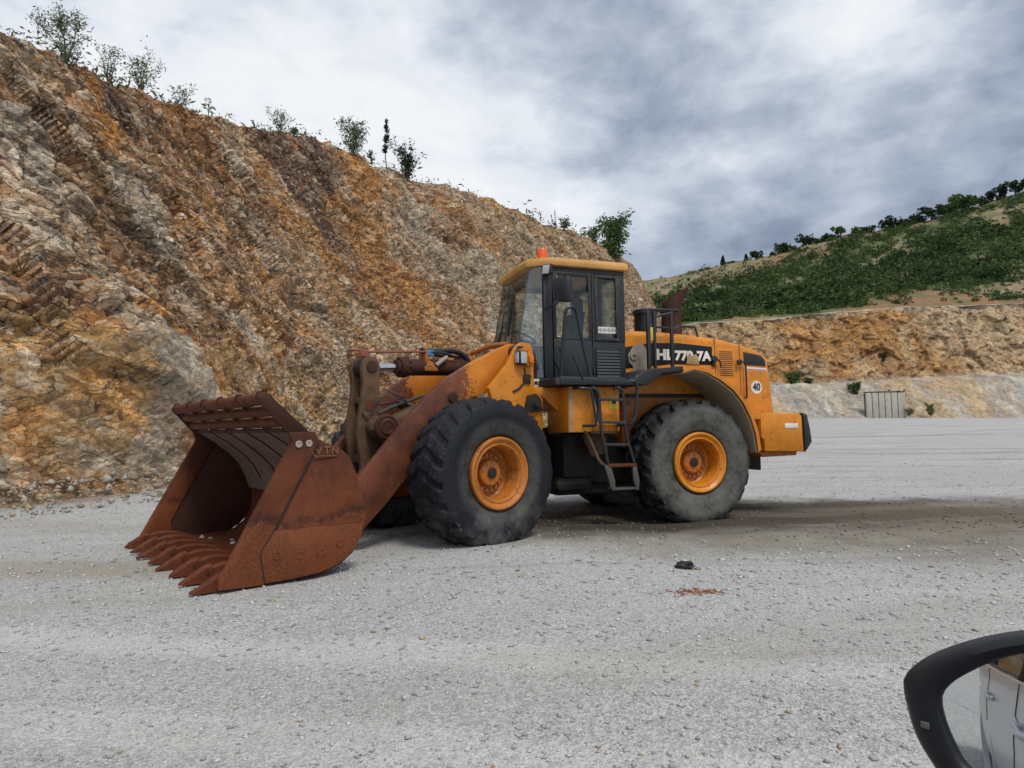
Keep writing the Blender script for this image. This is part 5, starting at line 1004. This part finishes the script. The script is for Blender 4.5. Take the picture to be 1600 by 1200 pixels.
for s in (1, -1):   # lift cylinders under the arms
    m = MB(); m.cyl((.95, s * .36, .95), (1.55, s * .36, 1.38), .085, seg=20, bev=.01); LC = fp('lift_cylinder', m, M_GRIME)
    m = MB(); m.cyl((1.55, s * .36, 1.38), (1.95, s * .45, 1.66), .045, seg=16); m.build('cylinder_rod', M_CHROME, LC)
m = MB(); m.prism([(2.80, .78), (2.90, .80), (3.55, .98), (3.62, .92), (3.58, .84), (2.95, .64), (2.84, .64)], -.09, .09, .02); fp('bucket_link', m, M_DUSTY)

# ------------------------------------------------------------------ bucket
HW = 1.50
shell = [(4.235, 1.318), (4.05, 1.20), (3.86, 1.05), (3.74, .92), (3.655, .76), (3.60, .60), (3.585, .44), (3.62, .30), (3.69, .19), (3.80, .11), (3.95, .060), (4.20, .042), (4.50, .036), (4.66, .036)]
m = MB(); m.sheet(shell, -HW, HW, -.022, 2); BK = fp('bucket', m, M_RUST, 45)
m = MB(); m.sheet([(x + .024, z - .001) for x, z in shell[:6]], -HW + .02, HW - .02, .005, 2); m.build('back_sheet', M_BACK, BK, 45)
m = MB(); m.sheet([(x, z + .026) for x, z in shell[10:]], -HW + .004, HW - .004, .003, 2); m.build('bucket_floor', M_RUST, BK, 45)
m = MB()
for k in range(1, 5):
    y = -HW + k * .6; pts = [(4.235, 1.318), (4.05, 1.20), (3.86, 1.05), (3.74, .92), (3.655, .76)]; q = [(x + .030, z - .002) for x, z in pts]
    m.sheet(q, y - .012, y + .012, .010, 2)
m.build('back_rib', M_RUSTD, BK)
side = [(4.10, 1.232), (4.00, 1.228), (3.925, 1.180), (3.81, 1.146), (3.72, 1.07), (3.655, .93), (3.60, .76), (3.562, .60), (3.556, .46), (3.59, .34), (3.655, .235), (3.75, .145), (3.86, .085), (4.0, .045), (4.25, .026), (4.56, .020), (4.56, .30), (4.40, .50)]
beam = [(4.30, 1.30), (4.265, 1.216), (4.80, .22), (4.86, .11), (4.87, .030), (4.50, .018), (4.535, .255), (4.40, .508), (4.02, 1.222), (4.06, 1.30)]
for s in (1, -1):
    m = MB(); m.prism(side, s * 1.497, s * 1.525, .003); m.build('side_plate', M_SIDE if s > 0 else M_RUSTD, BK)  # far plate in darker rust: shade of the enclosed bucket put into colour
    m = MB(); m.prism([(3.583, .446), (4.43, .462), (4.535, .30), (4.54, .255), (4.505, .030), (4.25, .034), (4.0, .052), (3.86, .092), (3.75, .152), (3.655, .242), (3.60, .345)], s * 1.5265, s * 1.548, .006)
    for x, z in [(4.394, .252), (4.197, .232), (4.003, .223), (3.813, .285)]: m.lathe([(.040, 0), (.040, .006), (.026, .008), (.022, .002), (0, .002)], (x, s * 1.548 if s > 0 else s * 1.556, z), 16)
    m.build('wear_plate', M_SIDE, BK)
    m = MB(); m.prism(beam, s * 1.482, s * 1.553, .010); m.build('edge_beam', M_SIDE, BK)
    m = MB(); m.prism([(4.50, 1.635), (4.445, 1.635), (4.40, 1.58), (4.02, 1.235), (4.085, 1.20), (4.30, 1.30), (4.545, 1.575), (4.545, 1.61)], s * 1.47, s * 1.505, .008); m.build('guard_end_plate', M_RUSTD, BK)
    m = MB(); m.tube([(x, s * 1.548, z) for x, z in [(4.02, 1.21), (4.39, .512), (4.532, .30), (4.533, .25), (4.498, .03)]], .0075, 6); m.build('dark_seam', M_GRIME, BK)
for x, z in [(4.212, 1.192), (4.118, 1.196)]:
    m = MB(); m.lathe([(.031, 0), (.031, .010), (.018, .013), (.014, .006), (.0, .006)], (x, 1.553, z), 12); m.build('worn_bolt', worn('pale_worn_steel', (.42, .36, .31), .6, (.2, .1, .06), .6), BK)
m = MB(); m.tube([(4.10, 1.552, 1.235), (4.12, 1.552, 1.17), (4.065, 1.552, 1.08), (3.84, 1.530, 1.075)], .007, 6); m.build('weld_bead', worn('yellowish_weld', (.15, .075, .022), .8, bump=.2), BK)
def weld_letters():
    m = MB(); y = 1.531; h = .062; z0 = 1.095
    for x, strokes in [(4.045, [((0, 1), (.45, 0)), ((.45, 0), (.9, 1))]), (3.965, [((0, 1), (.9, 1)), ((.45, 1), (.45, 0))]), (3.885, [((0, 0), (0, 1)), ((0, 1), (.8, 0)), ((.8, 0), (.8, 1))])]:
        for a, b in strokes: m.tube([(x - a[0] * .058, y, z0 + a[1] * h), (x - b[0] * .058, y, z0 + b[1] * h)], .0085, 6)
    return m
weld_letters().build('weld_lettering', worn('weld_metal', (.20, .085, .034), .7, bump=.2), BK)
rails = [(4.475, 1.592, .055), (4.385, 1.490, .050), (4.300, 1.392, .050)]
for x, z, r in rails:
    m = MB(); m.cyl((x, -1.47, z), (x, 1.475, z), r, seg=18, bev=.006); m.build('guard_rail', M_RUST, BK)
for k in range(6):
    y = -1.44 + k * .57; m = MB(); m.prism([(4.53, 1.655), (4.49, 1.665), (4.43, 1.62), (4.18, 1.335), (4.24, 1.305), (4.545, 1.60)], y - .016, y + .016, .005); m.build('guard_bar', M_RUSTD, BK)
m = MB(); m.box(4.20, 4.26, -HW + .0, HW - .03, 1.296, 1.336, .008); m.build('guard_sill', M_RUSTD, BK)
m = MB(); m.prism([(4.66, .020), (4.84, .024), (4.84, .034), (4.72, .062), (4.64, .060)], -1.478, 1.478, .004); m.build('cutting_edge', M_RUST, BK)
m = MB(); m.prism([(4.40, .0605), (4.46, .0605), (4.46, .0645), (4.40, .0645)], -1.3, 1.3, 0); m.build('floor_seam', M_RUSTD, BK)
# eight teeth: curved adapter and pointed tip
ys_ = [-1.43 + k * (2.86 / 7) for k in range(8)]
for k, y in enumerate(ys_):
    m = MB(); rings = []
    for x, zt, zb, hw in [(4.26, .066, .058, .020), (4.36, .108, .060, .030), (4.48, .145, .060, .034), (4.60, .165, .056, .036), (4.70, .162, .050, .038), (4.79, .138, .030, .038), (4.83, .118, .022, .036)]: rings.append([(x, y - hw, zb), (x, y + hw, zb), (x, y + hw, zt - .015), (x, y + hw * .6, zt), (x, y - hw * .6, zt), (x, y - hw, zt - .015)])
    m.ring_sweep(rings); TO = m.build('tooth', M_RUST, BK, 40)
    m = MB(); rings = []; j = (k * 37 % 5) * .009 - .014
    for x, zt, zb, hw in [(4.785, .165, .018, .046), (4.84, .150, .012, .052), (4.91, .110, .012, .047), (4.985, .066, .012, .036), (5.035 + j, .032, .014, .020)]: rings.append([(x - .0, y - hw, zb), (x, y + hw, zb), (x, y + hw, zt - .02), (x, y + hw * .35, zt), (x, y - hw * .35, zt), (x, y - hw, zt - .02)])
    m.ring_sweep(rings); m.build('tooth_tip', M_RUST, TO, 30)
    m = MB(); m.cyl((4.82, y - .056, .09), (4.82, y + .056, .09), .016, seg=8); m.build('tooth_pin', M_RUSTD, TO)
# bits of white rock left in the bucket: separate stones, each its own thing
def world_of(x, y, z):
    a = PI + YF; return Vector((JX, JY, 0)) + Matrix.Rotation(a, 3, 'Z') @ Vector((x, y, z))
bst = [(4.27, -1.18, 0.031, 'flat white stone at the far back corner of the bucket teeth'), (4.21, -1.05, 0.021, 'small pale stone second from the far side of the bucket'), (4.07, -.70, 0.028, 'pale yellow stone lying alone deepest on the bucket floor'), (4.13, -.48, 0.034, 'pointed pale stone lying alone beside the yellowish one on the bucket floor'), (4.23, .02, 0.031, 'grey-white stone behind the third tooth of the bucket'), (4.21, .36, 0.037, 'white stone in the middle of the row behind the bucket teeth'), (4.17, .46, 0.031, 'angular grey stone right of the middle white one behind the teeth'), (4.19, .80, 0.037, 'white stone with a tail behind the third tooth from the near side'), (4.22, 1.12, 0.040, 'biggest white stone in the bucket, near the near edge beam'), (4.17, 1.24, 0.031, 'pale stone wedged against the near edge beam')]
M_WST = worn('white_stone', (.48, .46, .41), .95, (.3, .26, .2), .3, bump=.3, spec=.2)
for i, (x, y, s, lb) in enumerate(bst):
    p = world_of(x, y, .066); lump('stone', lb, 'stone', (p.x, p.y, p.z + s * .35), (s, s * .7, s * .55), M_WST, 40 + i)
# ------------------------------------------------------------------ the car the picture is taken from: its wing mirror shows, its flank shows in the mirror
CA = math.radians(24)
CF = Vector((math.cos(CA), math.sin(CA), 0)); CLf = Vector((-math.sin(CA), math.cos(CA), 0))   # car's forward and left
CAR = empty('parked_car', (0, 0, 0), CA); tag(CAR, 'silver car seen only by its black wing mirror at the bottom right corner', 'car')
def mat_car():
    t = NT('silver_car_paint'); o = t.coord('Object'); n = t.noise(o, 2.0, 4, .6)
    c = t.mix(t.rng(n, .4, .7), (.62, .64, .66), (.66, .675, .69))
    return t.bsdf(c, .34, .15, None, .5, **{'Coat Weight': .3, 'Coat Roughness': .06})
M_CAR = mat_car(); M_CGLASS = plain('dark_car_glass', (.012, .014, .015), .05, 0, .8); M_TRIM = plain('black_trim', (.012, .013, .015), .38); M_CHR = plain('chrome_strip', (.70, .70, .72), .15, 1.0); M_CTY = plain('car_tyre', (.02, .02, .02), .8); M_CRIM = plain('alloy_rim', (.45, .45, .46), .3, .9)
YL, YRt = .235, -1.535; YC = (YL + YRt) / 2; HWc = (YL - YRt) / 2
def lower_section(x):
    # half width and heights along the body
    taper = 1 - .10 * max(0, (x - 1.2) / .9) ** 2 - .09 * max(0, (-1.9 - x) / .9) ** 2
    top = .985 if x > .75 else .99
    if x > .75: top = .985 - .17 * ((x - .75) / 1.35) ** 1.6
    if x < -2.2: top = .99 - .10 * ((-2.2 - x) / .6)
    prof = [(.86, .20), (.955, .27), (.985, .42), (1.0, .60), (.995, .74), (.975, .80), (.985, .83), (.955, top)]
    return [(HWc * taper * a, z) for a, z in prof]
m = MB(); rings = []
for x in [2.10, 2.0, 1.8, 1.5, 1.2, .9, .75, .5, .2, -.1, -.4, -.7, -1.0, -1.3, -1.6, -1.9, -2.2, -2.5, -2.72, -2.80]:
    s_ = lower_section(x); k = 1 if -2.75 < x < 2.05 else .86
    rings.append([(x, YC + a * k, z) for a, z in s_] + [(x, YC - a * k, z) for a, z in s_[::-1]])
bm_ = m.bm; R = [[bm_.verts.new(p) for p in r] for r in rings]; n = len(rings[0])
for i in range(len(R) - 1):
    for j in range(n):
        if j == 7 and .76 > rings[i][0][0] > -2.3 and .76 > rings[i + 1][0][0] > -2.3: continue      # open cabin between the belts
        bm_.faces.new((R[i][j], R[i][(j + 1) % n], R[i + 1][(j + 1) % n], R[i + 1][j]))
bm_.faces.new(R[0][::-1]); bm_.faces.new(R[-1]); bmesh.ops.recalc_face_normals(bm_, faces=bm_.faces[:])
m.build('car_body', M_CAR, CAR, 40)
xb = YL - .06
def skin(x, z, out=.004):
    s_ = lower_section(x); zs = [q[1] for q in s_]; ws = [q[0] for q in s_]; return Vector((x, YC + float(np.interp(z, zs, ws)) + out, z))
def groove(name, P, r=.004):
    m = MB(); m.tube([skin(x, z, .0) for x, z in P], r, 6); m.build(name, M_TRIM, CAR)
zz = [.30, .42, .52, .60, .68, .74, .80, .83, .90, .97]
groove('door_gap', [(-.50, z) for z in zz]); groove('door_gap', [(.62, z) for z in zz]); groove('door_gap', [(-1.50 - .0 * z, z) for z in zz[3:]])
m = MB(); m.tube([(x, YL - .045 + .0, .985) for x in (.66, .3, -.2, -.8, -1.5, -1.9)], .010, 8); m.build('window_trim', M_CHR, CAR)
m = MB(); m.tube([(x, YL - .055, .998) for x in (.66, .3, -.2, -.8, -1.5, -1.9)], .010, 8); m.build('window_seal', M_TRIM, CAR)
for x in (-.33, -1.33):
    m = MB(); m.tube([skin(x - .10, .80, .0), skin(x - .08, .80, .035), skin(x + .08, .795, .038), skin(x + .105, .795, .0)], [.016, .015, .014, .016], 10, .03); dh = m.build('door_handle', M_CAR, CAR)
    bm2 = MB(); c_ = skin(x, .80, -.018); bm2.lathe([(.05, .0), (.05, .018), (.046, .021), (.03, .019), (0, .018)], tuple(c_), 20); bm2.build('handle_recess', plain('recess_shade', (.33, .345, .36), .35, .2), CAR)
# roof, pillars and rear side glass
m = MB(); rr = []
for x, z, hw in [(.05, 1.455, .62), (-.3, 1.50, .66), (-1.0, 1.515, .66), (-1.7, 1.48, .63), (-2.15, 1.40, .58)]: rr.append([(x, YC + hw, z - .03), (x, YC + hw * .8, z), (x, YC - hw * .8, z), (x, YC - hw, z - .03), (x, YC - hw * .8, z - .035), (x, YC + hw * .8, z - .035)])
m.ring_sweep(rr); m.build('car_roof', M_CAR, CAR, 40)
for s in (1, -1):
    yy = lambda a: YC + s * a
    m = MB(); m.tube([(.72, yy(.80), .98), (.42, yy(.72), 1.22), (.05, yy(.62), 1.44)], .030, 8); m.tube([(-.48, yy(.83), .98), (-.50, yy(.67), 1.46)], .032, 8); m.tube([(-1.55, yy(.82), .98), (-1.62, yy(.64), 1.45)], .032, 8); m.tube([(-2.45, yy(.72), .97), (-2.12, yy(.58), 1.38)], .05, 8); m.build('pillar', M_TRIM, CAR)
    m = MB(); m.hexa([(-.52, yy(.825), .99), (-1.53, yy(.82), .99), (-1.53, yy(.815), .99), (-.52, yy(.82), .99), (-.53, yy(.675), 1.45), (-1.60, yy(.65), 1.44), (-1.60, yy(.645), 1.44), (-.53, yy(.67), 1.45)]); m.build('rear_door_glass', M_CGLASS, CAR, None)
m = MB(); m.hexa([(-2.46, YC - .68, .98), (-2.46, YC + .68, .98), (-2.45, YC + .68, .98), (-2.45, YC - .68, .98), (-2.14, YC - .55, 1.37), (-2.14, YC + .55, 1.37), (-2.13, YC + .55, 1.37), (-2.13, YC - .55, 1.37)]); m.build('rear_glass', M_CGLASS, CAR, None)
for x in (1.35, -1.75):
    for s in (1, -1):
        cy = YC + s * (HWc - .16); m = MB(); m.lathe([(.20, -.10), (.30, -.11), (.325, -.07), (.33, 0), (.325, .07), (.30, .11), (.20, .10)], (x, cy, .33), 40, closed=True); ty = m.build('car_wheel', M_CTY, CAR, 40)
        m = MB(); m.lathe([(.205, -.09), (.205, .085), (.19, .09), (.18, .06), (.05, .05), (.0, .05), (0, -.05), (.18, -.08)], (x, cy, .33), 32); m.build('car_rim', M_CRIM, ty, 40)
        m = MB(); m.lathe([(.345, -.10), (.39, -.10), (.385, .096), (.35, .096)], (x, YC + s * (HWc - .10), .34), 40, closed=True); m.build('wheel_arch', M_CAR, CAR, 40)
m = MB(); m.box(-1.30, .92, YL - .10, YL - .012, .185, .275, .02); m.build('door_sill', M_TRIM, CAR)
# wing mirror: convex glass in a black housing. built round its own centre, then set on the door
MC = Vector((.5275, .650, 1.005))
toC = (EYE - MC).normalized(); phi = math.radians(16.8)
Dr = (-CF * math.cos(phi) - CLf * math.sin(phi)); Dr.z = -.185; Dr.normalize()
NM = (toC + Dr).normalized(); UM = (Vector((0, 0, 1)) - NM * NM.z).normalized(); RM = UM.cross(NM)     # right as the driver sees it
MROT = Matrix((RM, UM, NM)).transposed()                       # columns: right, up, out of the glass
def closed_curve(P, n=72):
    """smooth closed outline through the given points, evenly spaced"""
    P = [Vector(p) for p in P]; k = len(P); out = []
    for i in range(k):
        p0, p1, p2, p3 = (P[(i + q) % k] for q in (-1, 0, 1, 2))
        for j in range(8):
            t = j / 8; out.append(.5 * (2 * p1 + (p2 - p0) * t + (2 * p0 - 5 * p1 + 4 * p2 - p3) * t * t + (3 * p1 - p0 - 3 * p2 + p3) * t ** 3))
    A = np.array([list(v) for v in out + [out[0]]]); dd = np.concatenate([[0], np.cumsum(np.hypot(*np.diff(A, axis=0).T))]); u = np.linspace(0, dd[-1], n + 1)[:-1]
    return np.stack([np.interp(u, dd, A[:, 0]), np.interp(u, dd, A[:, 1])], 1)
GL = closed_curve([(-.1114, .0125), (-.1016, .0291), (-.0857, .0438), (-.0632, .0603), (-.0364, .0742), (.02, .092), (.075, .094), (.100, .075), (.105, .03), (.090, -.03), (.05, -.064), (0, -.078), (-.05, -.074), (-.0875, -.0512), (-.0993, -.0332), (-.1084, -.0106)])
HO = closed_curve([(-.1462, .0205), (-.138, .0342), (-.1236, .0488), (-.1023, .0639), (-.0791, .0765), (-.0569, .0861), (-.0357, .0934), (.02, .108), (.08, .112), (.118, .095), (.128, .04), (.115, -.03), (.07, -.078), (0, -.100), (-.06, -.100), (-.098, -.084), (-.1173, -.0609), (-.1346, -.0342), (-.1432, -.0038)])
def mring(f, z, sc=1.0): return [(x * sc, y * sc, z) for x, y in (GL * (1 - f) + HO * f)]
to_car = CAR.matrix_basis.inverted() if False else Matrix.Rotation(-CA, 4, 'Z')
MM = to_car @ (Matrix.Translation(MC) @ MROT.to_4x4())
def put(o): o.matrix_basis = MM; return o
m = MB(); m.ring_sweep([mring(0, -.006, .97), mring(0, .004, .985), mring(.06, .008), mring(.45, .013), mring(.78, .010), mring(.93, .003), mring(1, -.008), mring(1, -.03, .985), mring(1, -.06, .90), mring(1, -.09, .70), mring(1, -.105, .35)], close_ends=True); HS = put(m.build('mirror_housing', plain('mirror_housing_plastic', (.010, .011, .014), .42), CAR, 50))
m = MB(); ro = 1.1; rings = []
for f_ in (1.0, .85, .7, .5, .3, .12, .02):
    rings.append([(x, y, .0 - ((x) ** 2 + y ** 2) / (2 * ro) + .0045) for x, y in GL * .985 * f_])
bm_ = m.bm; m.ring_sweep(rings, close_ends=True)
tM = NT('mirror_silver'); put(m.build('mirror_glass', tM.bsdf((.80, .82, .83), .015, 1.0), CAR, 60))
m = MB(); m.box(-.0042, .0042, -.0035, .0035, 0, .0015, .001)
o = m.build('blind_spot_lamp', plain('indicator_lens', (.13, .135, .14), .4), CAR)
o.matrix_basis = MM @ Matrix.Translation((-.1215, -.016, .0135)) @ Matrix.Rotation(-.1, 4, 'Y')
m = MB(); a0 = to_car @ (MC + RM * .09 - NM * .06 - UM * .03); b0 = Vector((.66, YL - .04, .955)); m.tube([a0, (a0 + b0) / 2 + Vector((0, 0, -.005)), b0], [.03, .028, .035], 12); m.build('mirror_arm', M_TRIM, CAR, 50)
m = MB(); m.prism([(.50, .975), (.78, .975), (.62, 1.12)], YL - .075, YL - .045, .01); m.build('mirror_foot', M_TRIM, CAR)
